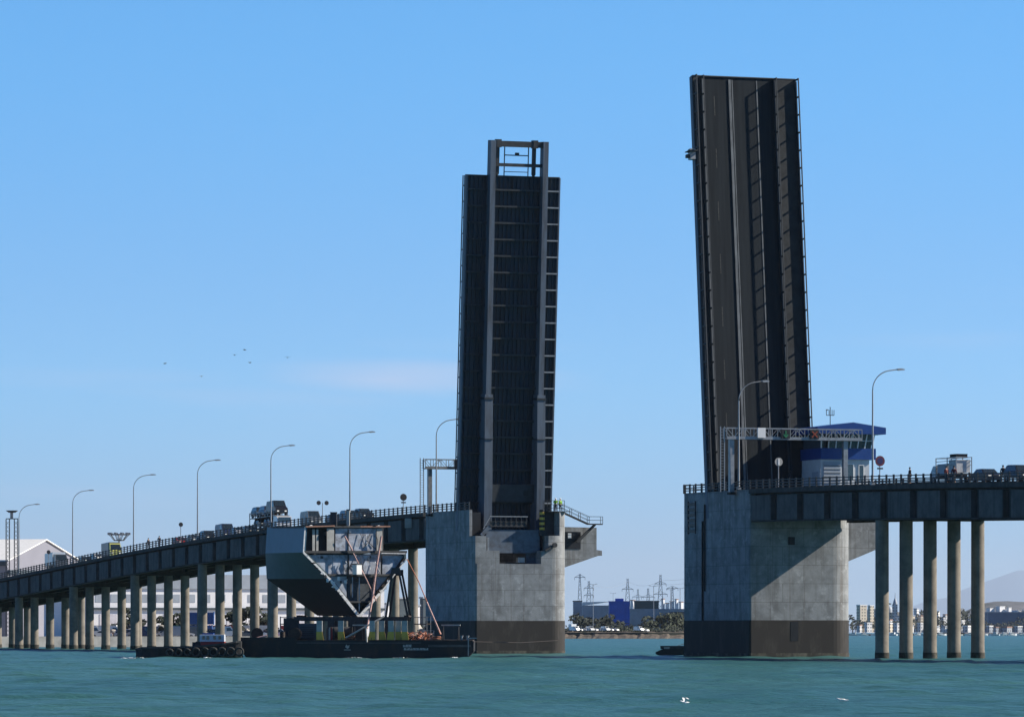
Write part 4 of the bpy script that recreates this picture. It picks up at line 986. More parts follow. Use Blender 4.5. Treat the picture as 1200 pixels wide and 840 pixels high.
# panels with thickness (outer skin), left side
def panel(pa, pb, qa, qb, th, mt, name):
    """bilinear plate between near edge (pa-pb) and far edge (qa-qb), with thickness"""
    a, b = S(*pa, Yn), S(*pb, Yn); c, d = S(*qa, Yf), S(*qb, Yf); n = 8
    nrm_ = (b - a).cross(d - a).normalized(); mb = MB(); g = []
    for off in (0, th):
        for i in range(n + 1):
            for j in range(n + 1):
                g.append(a.lerp(b, i / n).lerp(c.lerp(d, i / n), j / n) + nrm_ * off)
    m_ = (n + 1) ** 2; top = [(i * (n + 1) + j, (i + 1) * (n + 1) + j, (i + 1) * (n + 1) + j + 1, i * (n + 1) + j + 1) for i in range(n) for j in range(n)]
    mb.add(g, top + [tuple(m_ + q for q in f[::-1]) for f in top], mt, True)
    rim = [(i, 0) for i in range(n)] + [(n, j) for j in range(n)] + [(i, n) for i in range(n, 0, -1)] + [(0, j) for j in range(n, 0, -1)]
    ids = [i * (n + 1) + j for i, j in rim]; P_ = [g[k] for k in ids] + [g[k + m_] for k in ids]; r_ = len(ids)
    mb.add(P_, [(k, (k + 1) % r_, r_ + (k + 1) % r_, r_ + k) for k in range(r_)], mt)
    return mb.build(name, sec)
M_SB2 = mat('section_plate_teal', (0.075, 0.115, 0.12), .6, var=.15); M_SB3 = mat('section_plate_dark', (0.022, 0.020, 0.022), .7, var=.3)  # each plate has its own tone, darker towards the keel
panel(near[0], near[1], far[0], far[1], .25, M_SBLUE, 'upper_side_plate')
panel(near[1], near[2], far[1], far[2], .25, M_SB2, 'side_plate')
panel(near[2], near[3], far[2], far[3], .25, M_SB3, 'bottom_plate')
# right bottom plates
dv = S(372, 721, Yf) - S(421, 722, Yn)
def panelR(pa, pb, mt, name):
    a, b = S(*pa, Yn), S(*pb, Yn); c, d = a + dv, b + dv; nrm_ = (b - a).cross(d - a).normalized()
    inner = [p + nrm_ * .25 for p in (a, b, d, c)]
    mb = MB(); mb.add([a, b, d, c] + inner, [(0, 1, 2, 3), (7, 6, 5, 4), (0, 4, 5, 1), (1, 5, 6, 2), (2, 6, 7, 3), (3, 7, 4, 0)], mt); mb.build(name, sec)
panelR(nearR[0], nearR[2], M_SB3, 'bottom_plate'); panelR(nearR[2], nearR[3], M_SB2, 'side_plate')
# cut edge rims on the near end, their sunlit white put into the colour
for pa, pb, wd in ((near[1], near[2], .22), (near[2], near[3], .34), (nearR[0], nearR[1], .30), (nearR[1], nearR[2], .12), (near[0], near[1], .14)):
    mb = MB(); a = S(*pa, Yn - .06); b = S(*pb, Yn - .06); mb.beam(a, b, wd, .12, M_SRIM, up=(-.42, .9, 0)); mb.build('cut_edge', sec)
for pa, pb, n_ in ((near[1], near[3], 26), (nearR[0], nearR[2], 12), (near[0], (449, 617), 16)):
    for i in range(n_):
        t = (i + rg.random()) / n_; q = S(pa[0] + (pb[0] - pa[0]) * t, pa[1] + (pb[1] - pa[1]) * t, Yn - .05)
        mb = MB(); w1 = rg.uniform(.08, .35); h1 = rg.uniform(.05, .35)
        mb.prism([(-w1, 0), (w1 * .3, -h1 * .3), (w1, h1 * .2), (w1 * .2, h1), (-w1 * .5, h1 * .6)], -.06, .06, rg.choice([M_SRIM, M_SIN, M_DECK, M_SDARK]), 'xzy')
        o = mb.build('torn_bracket', sec); o.location = q; o.rotation_euler = (rg.uniform(-.6, .6), 0, R(25))
for i in range(14):
    q = S(rg.uniform(398, 442), rg.choice([621, 650]) + rg.uniform(0, 10), Yn + .12)
    mb = MB(); mb.tube([q, q + Vector((rg.uniform(-.5, .5), -.1, rg.uniform(-1.2, -.3))), q + Vector((rg.uniform(-.8, .8), 0, rg.uniform(-2, -1)))], .035, rg.choice([M_SDARK, M_DECK, M_SRIM]), 5); mb.build('cable', sec)
# internal bulkhead 0.9 m inside the near end
def pl_(pts, off, th, mt, name, parent=sec):
    P = [S(x, y, Yn) + Vector((0, off, 0)) for x, y in pts]; Q = [p + Vector((0, th, 0)) for p in P]; n = len(P)
    mb = MB(); mb.add(P + Q, [tuple(range(n)), tuple(range(n, 2 * n))[::-1]] + [(i, (i + 1) % n, n + (i + 1) % n, n + i) for i in range(n)], mt); return mb.build(name, parent)
pl_([(358, 617), (449, 617), (449, 648), (358, 648)], 1.3, .1, M_SDARK, 'upper_bulkhead')
pl_([(358, 648), (475, 650), (448, 691), (421, 719), (387, 678)], .9, .1, M_SDARK, 'lower_bulkhead')
for (a, b, c, d_, mt, off) in ((393, 441, 619, 645, M_SIN, .25), (441.5, 448, 619, 646, M_STGREY, .1), (383, 391.5, 619, 645, M_STGREY, .0), (366, 369, 620, 645, M_STGREY, .2), (370.5, 373, 620, 645, M_STGREY, .2)):
    pl_([(a, c), (b, c), (b, d_), (a, d_)], off, .08, mt, 'web_plate')
pl_([(362, 650), (407, 650), (407, 672.5), (384, 672.5)], .45, .08, M_SIN, 'web_plate')
pl_([(409, 650), (446, 650), (446, 672.5), (409, 672.5)], .35, .08, M_SIN, 'web_plate')
pl_([(448, 650.5), (473.5, 650.5), (458, 672.5), (448, 672.5)], .5, .08, M_SIN, 'web_plate')
pl_([(387, 675), (406, 675), (406, 702)], .3, .08, mat('pale_primer', (.5, .53, .58), .6, c2=(.25, .28, .33)), 'gusset_plate')
pl_([(440, 675), (458, 675), (441, 697)], .5, .08, M_SIN, 'gusset_plate')
pl_([(407, 676), (440, 676), (440, 704), (407, 704)], .35, .08, mat('inner_frame', (.06, .07, .08), .7, var=.5, scale=2), 'inner_frame')
for (y, a, b, th) in ((646.5, 356, 476, .28), (673.5, 384, 459, .24), (617, 357, 450, .22), (705, 408, 436, .2)):
    mb = MB(); mb.beam(S(a, y, Yn + .15), S(b, y, Yn + .15), .5, th, M_SDARK, up=(0, 0, 1)); mb.build('flange', sec)
mb = MB(); mb.beam(S(447, 648, Yn - .1), S(475, 648.5, Yn - .1), .1, .08, M_SRIM); mb.build('flange', sec)
for x, a, b in ((392.2, 619, 646), (390, 650, 672), (408, 620, 672), (425, 650, 673), (446.8, 650, 672), (421, 676, 716), (439, 676, 700), (413, 676, 700)):
    mb = MB(); mb.beam(S(x, a, Yn + .2), S(x, b, Yn + .2), .12, .12, M_SDARK if x in (392.2, 408, 446.8) else M_SIN); mb.build('stiffener', sec)
for i in range(12):
    a = rg.uniform(375, 440); y = rg.choice([620, 650, 675]) + rg.uniform(2, 9)
    mb = MB(); mb.box(0, rg.uniform(.1, .35), -.1, .1, 0, rg.uniform(.1, .5), rg.choice([M_SRIM, M_SDARK, M_DECK])); o = mb.build('bracket', sec); o.location = S(a, y, Yn + .05)
mb = MB(); a, b, c, d_ = S(357, 617, Yn), S(450, 617, Yn), S(402, 617.5, Yf), S(313, 617.5, Yf)
mb.add([a, b, c, d_] + [p - Vector((0, 0, .15)) for p in (a, b, c, d_)], [(0, 1, 2, 3), (7, 6, 5, 4), (0, 4, 5, 1), (1, 5, 6, 2), (2, 6, 7, 3), (3, 7, 4, 0)], M_SDARK); mb.build('top_plate', sec)
mb = MB(); mb.beam(S(422, 616.8, Yn), S(457, 616.6, Yn), .25, .16, mat('timber_plank', (.38, .2, .14), .8, var=.4, scale=3)); mb.beam(S(358, 617, Yn - .2), S(392, 616, Yn - .2), .2, .14, mat('timber_plank', (.38, .2, .14))); mb.build('timber_edge', sec)
# small things standing on the section
def box_thing(name, label, cat, px, py, Y, wm, hm, mt, extra=None):
    o = empty(name, W(px, py, Y), 0, label, cat)
    mb = MB(); mb.box(-wm / 2, wm / 2, -.4, .4, 0, hm, mt); mb.build('housing', o, bevel=.04)
    mb = MB(); mb.box(-wm / 2 - .03, wm / 2 + .03, -.43, .43, hm - .12, hm, M_RAIL); mb.build('lid', o); 
    if extra: extra(o)
    return o
box_thing('work_light', 'pale worklight column on top of the V shaped section under the street lamp', 'work light', 408, 617, Yn + 1, .35, 2.0, M_STGREY, None)
box_thing('equipment_cabinet', 'small dark equipment cabinet on the top edge of the V shaped section', 'cabinet', 391, 617, Yn + 6, .75, 1.7, M_SDARK)
box_thing('equipment_cabinet', 'small pale cabinet hung on the bridge fascia left of the sign gantry', 'cabinet', 478.5, 618.5, 727.0, 1.0, 1.5, M_STGREY)
o = box_thing('tarpaulin_bundle', 'bright white tarpaulin covered box inside the V shaped section', 'covered box', 418.5, 673, Yn - 1.0, .8, 1.25, M_WHITEP); o.rotation_euler = (0, 0, R(40))
# worker on the section? (only shapes of straps and poles are visible)
def strap(pts, rad, mt, label, name='lashing_strap', cat='strap', group=None):
    mb = MB(); mb.tube(pts, rad, mt, 6); o = mb.build(name); tag(o, label, cat, group); return o
strap([WS(404, 628, -.4), WS(413, 645, -.4)], .10, M_PINK, 'short faded red strap high inside the open end of the V section')
strap([WS(447, 628, -.4), WS(441, 665, -.45), WS(436.5, 700, -.5), W(430, 736, Yn - 1.5)], .12, M_PINK, 'long faded red strap hanging from the top of the V section to the barge')
strap([WS(414, 648, -.4), WS(430, 680, -.42), WS(441, 704, -.45)], .07, M_PINK, 'slack faded red strap crossing the long one inside the V section')
strap([WS(477, 655, -.2), W(490, 680, Yn - 1), W(516, 743, BY + 1)], .06, M_ORANGE, 'thin orange line running from the V section down to the right end of the barge', 'mooring_line', 'rope')
strap([W(500, 705, BY + 1.5), W(516.5, 743, BY + 1.2)], .10, M_PINK, 'thicker faded red line beside the thin orange line at the right end of the barge', 'mooring_line', 'rope')
strap([W(405, 747, BY + .6), W(450, 722, BY + 1.6)], .11, M_STGREY, 'pale pole leaning from the barge deck up to the support frame', 'pole', 'pole')
strap([W(429, 733, BY + .5), W(430, 752, BY - .15)], .10, M_STGREY, 'short white fender line over the barge side below the stands', 'fender_line', 'rope')
strap([W(555, 751.5, BY + .5), W(610, 752.6, BY + 60), BP(5, DL - 10.6, 1.9)], .03, M_DECK, 'thin pale rope from the barge to the left pier base', 'mooring_line', 'rope')

# tug
tug = empty('tugboat', (wx(225), BY - 3, 0), 0, 'low black tugboat hung with tyre fenders and a small white wheelhouse', 'tugboat')
def tx(px): return wx(px, BY - 3) - wx(225)
mb = MB()
sta = [(tx(157), .05, 1.05), (tx(165), 1.2, 1.25), (tx(185), 2.6, 1.3), (tx(225), 3.0, 1.35), (tx(262), 3.0, 1.7), (tx(276), 2.7, 1.9), (tx(282), 2.4, 2.0)]
vv = []; 
for x, hw, dk in sta:
    for y, z in ((-hw, dk), (-hw * .92, .2), (-hw * .6, -.7), (hw * .6, -.7), (hw * .92, .2), (hw, dk)): vv.append((x, y + 3.0, z))
ff = []
for i in range(len(sta) - 1):
    for k in range(6): ff.append((i * 6 + k, i * 6 + (k + 1) % 6, (i + 1) * 6 + (k + 1) % 6, (i + 1) * 6 + k))
ff += [tuple(range(6)), tuple(range(len(sta) * 6 - 6, len(sta) * 6))]
mb.add(vv, ff, M_HULLB); mb.build('hull', tug)
mb = MB()
for i in range(len(sta) - 1):
    a, b = sta[i], sta[i + 1]; mb.beam((a[0], 3.0 - a[1] - .05, a[2]), (b[0], 3.0 - b[1] - .05, b[2]), .14, .2, M_SDARK)
mb.build('bulwark_rail', tug)
for i in range(9):
    px = 199 + i * 10.2 - (i < 3) * 0; hw = 2.9 if px < 240 else 3.02
    mb = MB(); mb.torus((tx(px), 3.0 - hw - .28, .72 + .012 * i), (0.12, 1, 0), .36 if i < 3 else .44, .12, mat('tyre_fender', (.055, .055, .052), .85, var=.5, scale=3)); mb.build('tyre_fender', tug)
mb = MB(); mb.box(tx(234), tx(262), 1.7, 4.3, 1.3, 1.95, M_RED); mb.build('deckhouse_base', tug)
mb = MB(); mb.box(tx(233), tx(262), 1.6, 4.4, 1.95, 2.75, mat('tug_white', (.55, .60, .68), .5, var=.25, scale=2)); mb.build('wheelhouse', tug, bevel=.04)
for i, px in enumerate((236, 241, 249, 255)):
    mb = MB(); mb.box(tx(px), tx(px + 3.2), 1.56, 1.6, 2.2, 2.6, M_GLASS); mb.build('window', tug)
mb = MB(); mb.box(tx(236), tx(249), 1.9, 4.1, 2.75, 2.95, M_BLUE); mb.tube([(tx(243), 3, 2.9), (tx(243), 3, 3.35)], .06, M_RAIL, 6); mb.box(tx(240), tx(246), 2.9, 3.1, 3.1, 3.2, M_RAIL); mb.build('mast', tug)
mb = MB(); mb.tube([(tx(226), 2.4, 1.3), (tx(226), 2.4, 1.9)], .22, M_SDARK, 10); mb.disc((tx(230), 2.6, 1.6), (0, 1, 0), .4, .9, M_SDARK, 12); mb.build('towing_winch', tug)
strap([W(297, 748.5, BY + .1), W(305, 746.5, BY + .1), W(313, 744.5, BY + .1)], .13, M_PINK, 'short pale red roll lying on the left end of the barge', 'lashing_strap', 'strap')
# bow foam: small broken water lumps
def foam(px, Y, w_, label):
    mb = MB(); 
    for i in range(26):
        x = rg.uniform(-w_, w_); mb.add([Vector((x + rg.uniform(-.3, .3), rg.uniform(-.4, .4), rg.uniform(.0, .18 * (1 - abs(x) / w_)))) for _ in range(3)] , [(0, 1, 2)], M_FOAM)
    o = mb.build('foam', recalc=False); o.location = (wx(px, Y), Y, .08); tag(o, kind='stuff'); return o
for px, Y, w_ in ((150, 578, .9), (163, 579, 1.6), (533, 583, .5), (553, 583, .7), (470, 583.5, 1.2), (416, 583.5, 1.5), (240, 578, 2.5)): foam(px, Y, w_, '')

# pontoon beside the right pier
po = empty('pontoon', (wx(786, 655), 655, 0), 0, 'small dark pontoon moored at the left side of the right pier', 'pontoon')
mb = MB(); mb.prism([(-1.9, .25), (-1.4, 0), (3.5, -.3), (3.5, .9), (-1.0, .9), (-1.9, .5)], -1.5, 1.5, M_HULLB, 'xzy'); mb.build('float', po)
mb = MB(); mb.box(-1.3, 3.4, -1.3, 1.3, .9, 1.3, M_SDARK); mb.box(-.9, -.2, -1.36, -1.3, .8, 1.15, M_STGREY); mb.tube([(.8, -1.3, 1.3), (1.8, -1.3, 1.6), (3.0, -1.3, 1.65)], .05, M_STGREY, 6); mb.build('deck', po)

# ------------------------------------------------------------------ birds
def gull(loc, rz, flying, label, grp, mt, sc=1.0, up=.25):
    r = empty('gull', loc, rz, label, 'bird', grp); r.scale = (sc,) * 3
    mb = MB(); mb.tube([(-.32, 0, .02), (-.2, 0, 0), (0, 0, 0), (.2, 0, .03), (.3, 0, .09), (.37, 0, .1), (.43, 0, .085)], [.012, .05, .09, .075, .05, .042, .008], mt, 10); mb.build('body', r)
    for s in (-1, 1):
        mb = MB(); p = [(.08, s * .05, .03), (.12, s * .3, .03 + up), (.05, s * .62, .03 + up * .7), (-.05, s * .6, .03 + up * .7), (-.04, s * .3, .02 + up), (-.1, s * .05, .03)]
        mb.add(p + [(a, b, c + .015) for a, b, c in p], [(0, 1, 4, 5), (1, 2, 3, 4), (11, 10, 7, 6), (10, 9, 8, 7)] + [(i, (i + 1) % 6, 6 + (i + 1) % 6, 6 + i) for i in range(6)], mt); mb.build('wing', r)
    return r
gull(W(803, 827, 208) + Vector((0, 0, .15)), R(200), False, 'white gull with raised wing on the water, left of two', 'gulls on the near water', M_FEATH, .58, .3)
gull(W(988, 826, 208) + Vector((0, 0, .2)), R(170), False, 'white gull low on the water, right of two', 'gulls on the near water', M_FEATH, .7, .05)
for i, (px, py, lb) in enumerate(((193, 426, 'leftmost bird of the flock in the left sky'), (236, 441, 'lowest bird of the flock in the left sky'), (275, 416, 'pale bird in the middle of the flock in the left sky'), (287, 410, 'topmost bird of the flock in the left sky'),
                                  (293, 425, 'dark bird low right of the topmost one in the left sky'), (337, 419, 'rightmost bird of the flock in the left sky'))):
    gull(W(px, py, 560), R(20 + 50 * i), True, lb, 'birds flying in the left sky', M_FEATHD, .55, .1)

# ------------------------------------------------------------------ land: quay on the left
def slab(name, poly, z0, z1, mt, kind='structure'):
    mb = MB(); mb.prism(poly, z0, z1, mt); o = mb.build(name); tag(o, kind=kind); return o
def gp(px, Y): return ((px - 600) * Y / F, Y)
slab('ground', [gp(-900, 1045), gp(-10, 1030), gp(330, 1075), gp(520, 1120), (5, 1500), (20, 2300), (-1500, 2300), (-1500, 1045)], -2, 1.9, M_SAND)
mb = MB(); mb.box(0, 1, 0, 1, 0, 1, M_SLAB)
qw = MB()
pts = [gp(-900, 1043), gp(-10, 1028), gp(330, 1073), gp(520, 1118)]
for a, b in zip(pts[:-1], pts[1:]): qw.beam((a[0], a[1], .6), (b[0], b[1], .6), .8, 3.2, mat('quay_wall_concrete', (.30, .30, .29), .9, var=.4, scale=.3))
o = qw.build('quay_wall'); tag(o, 'pale grey concrete quay wall behind the left bridge columns', 'wall')

def shed(name, label, px, Y, wid, ln, h, ridge, rz, wallm, roofm, z0=1.9, door=True, group=None):
    """gable faces local -y; ridge along local y"""
    r = empty(name, (*gp(px, Y), z0), rz, label, 'building', group)
    mb = MB(); mb.prism([(-wid / 2, 0), (wid / 2, 0), (wid / 2, h), (0, h + ridge), (-wid / 2, h)], 0, ln, wallm, 'xzy'); mb.build('wall', r)
    for s in (-1, 1):
        mb = MB(); a = (s * (wid / 2 + .4), h - .25); b = (0, h + ridge + .12)
        mb.prism([a, b, (0, h + ridge + .4), (a[0], a[1] + .3)], -.5, ln + .5, roofm, 'xzy'); mb.build('roof', r)
    if door:
        mb = MB(); mb.box(-wid * .16, wid * .16, -.08, 0.02, 0, h * .6, M_SHEDG); mb.build('door', r)
        for i in (-1, 1):
            mb = MB(); mb.box(i * wid * .33 - 1.2, i * wid * .33 + 1.2, -.07, .02, h * .62, h * .78, M_GLASS); mb.build('window', r)
    return r
wh = shed('warehouse', 'large white warehouse with bright roof and pale gable at the far left', 53, 1290, 44, 80, 19.0, 5.2, R(70), mat('lavender_gable', (.22, .22, .26), .7, var=.1, scale=.1), M_WHITEP, door=False)
mb = MB(); mb.box(-22, 22, -.5, 0, 15.6, 16.6, M_SHEDD); mb.build('canopy', wh)
mb = MB(); mb.box(-23.0, -22.1, 0, 80, 17.6, 18.7, M_SHEDD); mb.build('canopy', wh)
ls = empty('dock_shed', (*gp(102, 1150), 1.9), R(27), 'long white dock shed with square windows behind the left bridge columns', 'building')
Lx = 74
mb = MB(); mb.box(0, Lx, 0, 26, 0, 11.0, M_SHED); mb.build('wall', ls)
mb = MB(); mb.box(-.4, Lx + .4, -.4, 26, 11.0, 14.2, M_SHEDG); mb.build('roof_fascia', ls)
mb = MB(); mb.box(-.2, Lx, -.5, -.02, 6.2, 6.7, M_SHEDD); mb.build('canopy', ls)
for i in range(19):
    mb = MB(); x = 2 + i * 3.75; mb.box(x, x + 1.9, -.06, .02, 7.9, 9.7, M_SHEDG); mb.build('window', ls)
for i in range(9):
    mb = MB(); x = 3 + i * 7.8; mb.box(x, x + 4.2, -.08, .02, 0, 5.2, mat('roller_door', (.58, .56, .60), .6, var=.15)); mb.build('roller_door', ls)
# containers and vehicles on the quay
cc = {'blue': mat('container_blue', (.02, .08, .25), .6, var=.2), 'red': mat('container_red', (.30, .04, .04), .6, var=.2), 'white': mat('container_white', (.6, .6, .58), .6, var=.2), 'teal': mat('container_teal', (.03, .14, .15), .6, var=.2)}
def container(colr):
    r = empty('container'); mb = MB(); mb.box(-3.0, 3.0, -1.2, 1.2, .1, 2.6, cc[colr])
    for i in range(14): mb.box(-2.9 + i * .43, -2.72 + i * .43, -1.25, -1.2, .25, 2.45, cc[colr])
    mb.build('shell', r)
    for x in (-2.98, 2.98):
        mb = MB(); mb.box(x - .08, x + .08, -1.28, 1.28, 0, 2.72, cc[colr]); mb.build('end_frame', r)
    return r
cont = {}
CL = [(232, 1085, 'blue', 0, 'blue container above the tug wheelhouse, lower one'), (234, 1085, 'blue', 2.72, 'blue container above the tug wheelhouse, upper one'),
      (262, 1100, 'red', 0, 'red container behind the columns right of the blue pair'), (205, 1095, 'teal', 0, 'teal container behind the columns left of the blue pair'),
      (120, 1088, 'white', 0, 'white container on the quay below the warehouse lamp'), (300, 1095, 'white', 0, 'white container on the quay left of the barge'),
      (345, 1110, 'red', 0, 'red container seen through the gap under the V section')]
for px, Y, c, dz, lb in CL:
    if c not in cont: cont[c] = o = container(c)
    else: o = copy_tree(cont[c])
    o.location = (*gp(px, Y), 1.9 + dz); tag(o, lb, 'container', 'shipping containers on the quay')
ORD = ['first', 'second', 'third', 'fourth', 'fifth', 'sixth', 'seventh', 'eighth', 'ninth', 'tenth', 'eleventh', 'twelfth', 'thirteenth', 'fourteenth', 'fifteenth', 'sixteenth', 'seventeenth', 'eighteenth', 'nineteenth', 'twentieth']
def parked(px, Y, kind, color, z, lb, grp, rz=0):
    key = (kind, color)
    if key not in KINDS: KINDS[key] = o = car(kind, color)
    else: o = copy_tree(KINDS[key])
    o.location = (*gp(px, Y), z); o.rotation_euler = (0, 0, rz); tag(o, lb, 'van' if kind == 'van' else 'car', grp)
cols_ = ['white', 'silver', 'red', 'white', 'navy', 'white', 'grey', 'white']
knd = ['hatch', 'sedan', 'suv', 'van']
rc = random.Random(11)
n = 0
for i in range(20):
    px = 108 + i * 12.2 + rc.uniform(-2, 2); c = rc.choice(cols_); k = rc.choice(knd)
    parked(px, 1062 + rc.uniform(0, 8) + max(0, (px - 200) * .12), k, c, 1.9, '%s %s on the quay, %s vehicle from left behind the columns' % (c, 'van' if k == 'van' else 'car', ORD[i]), 'vehicles parked on the quay', rc.choice([0, math.pi]))
# stacked dark machinery / boulders on quay
for i, (px, w_) in enumerate(((150, 4), (188, 3), (214, 3.4), (285, 3), (318, 3.5), (455, 4), (495, 4))):
    mb = MB()
    for k in range(16):
        c = Vector((rc.uniform(-w_, w_), rc.uniform(-2, 2), 0)); s = rc.uniform(.5, 1.3); c.z = s * .6 + max(0, 1.6 - abs(c.x) * .5) * rc.random()
        P_ = [c + Vector((rc.uniform(-1, 1), rc.uniform(-1, 1), rc.uniform(-1, 1))).normalized() * s for _ in range(10)]
        bm = bmesh.new(); [bm.verts.new(p) for p in P_]; rr = bmesh.ops.convex_hull(bm, input=bm.verts); bm.verts.index_update()
        used = [v for v in bm.verts if v.link_faces]; ix = {v: j for j, v in enumerate(used)}
        mb.add([v.co.copy() for v in used], [[ix[v] for v in f.verts] for f in bm.faces], rc.choice([M_SAND, M_MUD, M_SDARK])); bm.free()
    o = mb.build('rubble_heap'); o.location = (*gp(px, 1068 + max(0, px - 200) * .12), 1.9)
    tag(o, 'heap of rubble and scrap on the quay, %s from the left behind the columns' % ORD[i], 'rubble heap', 'rubble heaps on the quay')

# ------------------------------------------------------------------ trees and bushes
def crown(name, parent, c, rad, n, mt, rng, leaf_s=.5):
    mb = MB(); cl = []
    for _ in range(7):
        a = Vector((rng.gauss(0, .5), rng.gauss(0, .5), rng.gauss(0, .38))); cl.append((Vector((a.x * rad[0], a.y * rad[1], a.z * rad[2])), rng.uniform(.35, .6)))
    for _ in range(n):
        q, s = rng.choice(cl); p = Vector((rng.gauss(0, 1), rng.gauss(0, 1), rng.gauss(0, 1))).normalized() * s * rng.uniform(.6, 1.05)
        p = Vector(c) + q + Vector((p.x * rad[0], p.y * rad[1], p.z * rad[2]))
        if p.z < .1: p.z = .1 + rng.random() * .3
        u = Vector((rng.gauss(0, 1), rng.gauss(0, 1), rng.gauss(0, 1))).normalized(); v = u.orthogonal().normalized(); s2 = leaf_s * rng.uniform(.6, 1.4)
        mb.add([p - u * s2, p + v * s2 * .7, p + u * s2, p - v * s2 * .7], [(0, 1, 2, 3)], mt)
    return mb.build(name, parent, recalc=False)
def tree(px, Y, h, wd, lb, mt, z0=1.9, grp=None, seed=0, nm='tree', cat='tree', n=260):
    rng = random.Random(seed + int(px * 7)); r = empty(nm, (*gp(px, Y), z0), 0, lb, cat, grp)
    mb = MB(); mb.tube([(0, 0, -.3), (.1, 0, h * .3), (.05, .1, h * .6)], [.03 * h + .05, .022 * h + .03, .01 * h], M_BARK, 7)
    for k in range(3): a = k * 2.1 + rng.random(); mb.tube([(.08, .03, h * .28), (wd * .25 * math.cos(a), wd * .25 * math.sin(a), h * .62)], [.015 * h, .006 * h], M_BARK, 5)
    mb.build('trunk', r)
    crown('crown', r, (0, 0, h * .6), (wd * .5, wd * .5, h * .42), n, mt, rng, leaf_s=max(.35, .085 * h))
    return r
i = 0
for px, h, wd in ((152, 5, 7), (198, 4.5, 6), (216, 5.5, 6), (288, 6.5, 8), (312, 6, 7), (455, 5, 7), (474, 4, 6)):
    tree(px, 1140, h, wd, 'dark tree behind the left bridge columns, %s from the left' % ORD[i], M_LEAF1, grp='trees on the quay', seed=i, n=620); i += 1

# ------------------------------------------------------------------ high masts
def floodmast(px, Y, h, lb, z0=1.9):
    r = empty('floodlight_mast', (*gp(px, Y), z0), 0, lb, 'light mast'); 
    mb = MB(); mb.tube([(0, 0, 0), (0, 0, h)], [.5, .22], M_POST, 8); mb.build('mast', r)
    mb = MB(); mb.torus((0, 0, h - 1.5), (0, 0, 1), 1.3, .12, M_RAIL, 16, 5); mb.torus((0, 0, h), (0, 0, 1), 2.6, .14, M_RAIL, 16, 5)
    for k in range(10):
        a = 2 * math.pi * k / 10; c, s = math.cos(a), math.sin(a); mb.beam((1.3 * c, 1.3 * s, h - 1.5), (2.6 * c, 2.6 * s, h), .12, .12, M_RAIL)
    mb.build('ring', r)
    for k in range(10):
        a = 2 * math.pi * k / 10; mb = MB(); mb.box(2.6 * math.cos(a) - .35, 2.6 * math.cos(a) + .35, 2.6 * math.sin(a) - .35, 2.6 * math.sin(a) + .35, h - .1, h + .5, M_GALV); mb.build('floodlight', r)
floodmast(139.5, 1320, 26.3, 'distant round headed floodlight mast above the yellow fronted van')
lt = empty('lattice_tower', (*gp(13.5, 1240), 1.9), 0, 'twin lattice light tower rising before the white warehouse at far left', 'light tower')
for x in (-.9, 2.1 - 1.0):
    mb = MB(); w_ = .42
    for a in (-w_, w_):
        for b in (-w_, w_): mb.box(x + a - .07, x + a + .07, b - .07, b + .07, 0, 28.5, M_RAIL)
    for k in range(28): mb.beam((x - w_, -w_, k), (x + w_, -w_, k + 1), .07, .07, M_RAIL); mb.beam((x + w_, w_, k), (x - w_, w_, k + 1), .07, .07, M_RAIL)
    mb.build('lattice_leg', lt)
mb = MB(); mb.prism([(-1.3, 30.6), (1.5, 30.6), (.9, 30.1), (-.7, 30.1)], -1, 1, M_SDARK, 'xzy'); mb.box(-.3, .4, -.3, .3, 28.5, 30.1, M_GALV); mb.box(-1.3, 1.6, -.4, .4, 28.5, 28.7, M_RAIL); mb.build('lamp_platform', lt)

# ------------------------------------------------------------------ middle shore (between the piers)
slab('ground', [gp(560, 2490), gp(760, 2475), gp(950, 2510), (180, 3600), (-420, 3600), gp(520, 2700)], -2, 3.0, M_MUD)
# sloping bank
mb = MB(); P1 = [gp(560, 2476), gp(760, 2461), gp(950, 2500)]; P2 = [gp(560, 2496), gp(760, 2481), gp(950, 2520)]
vv = []
rb = random.Random(2)
nseg = 90
for i in range(nseg + 1):
    t = i / nseg * 2; k = min(int(t), 1); f_ = t - k
    a = Vector(P1[k]).lerp(Vector(P1[k + 1]), f_); b = Vector(P2[k]).lerp(Vector(P2[k + 1]), f_); mid = a.lerp(b, .5)
    vv += [(a.x, a.y - rb.uniform(0, 3), -.5), (mid.x, mid.y + rb.uniform(-2, 2), 1.4 + rb.uniform(-.5, .5)), (b.x, b.y, 3.1 + rb.uniform(0, .5)), (b.x, b.y + 12, 3.02)]
ff = [(i * 4 + k, i * 4 + 4 + k, i * 4 + 5 + k, i * 4 + 1 + k) for i in range(nseg) for k in range(3)]
mb.add(vv, ff, M_EARTH); o = mb.build('bank'); tag(o, kind='structure')
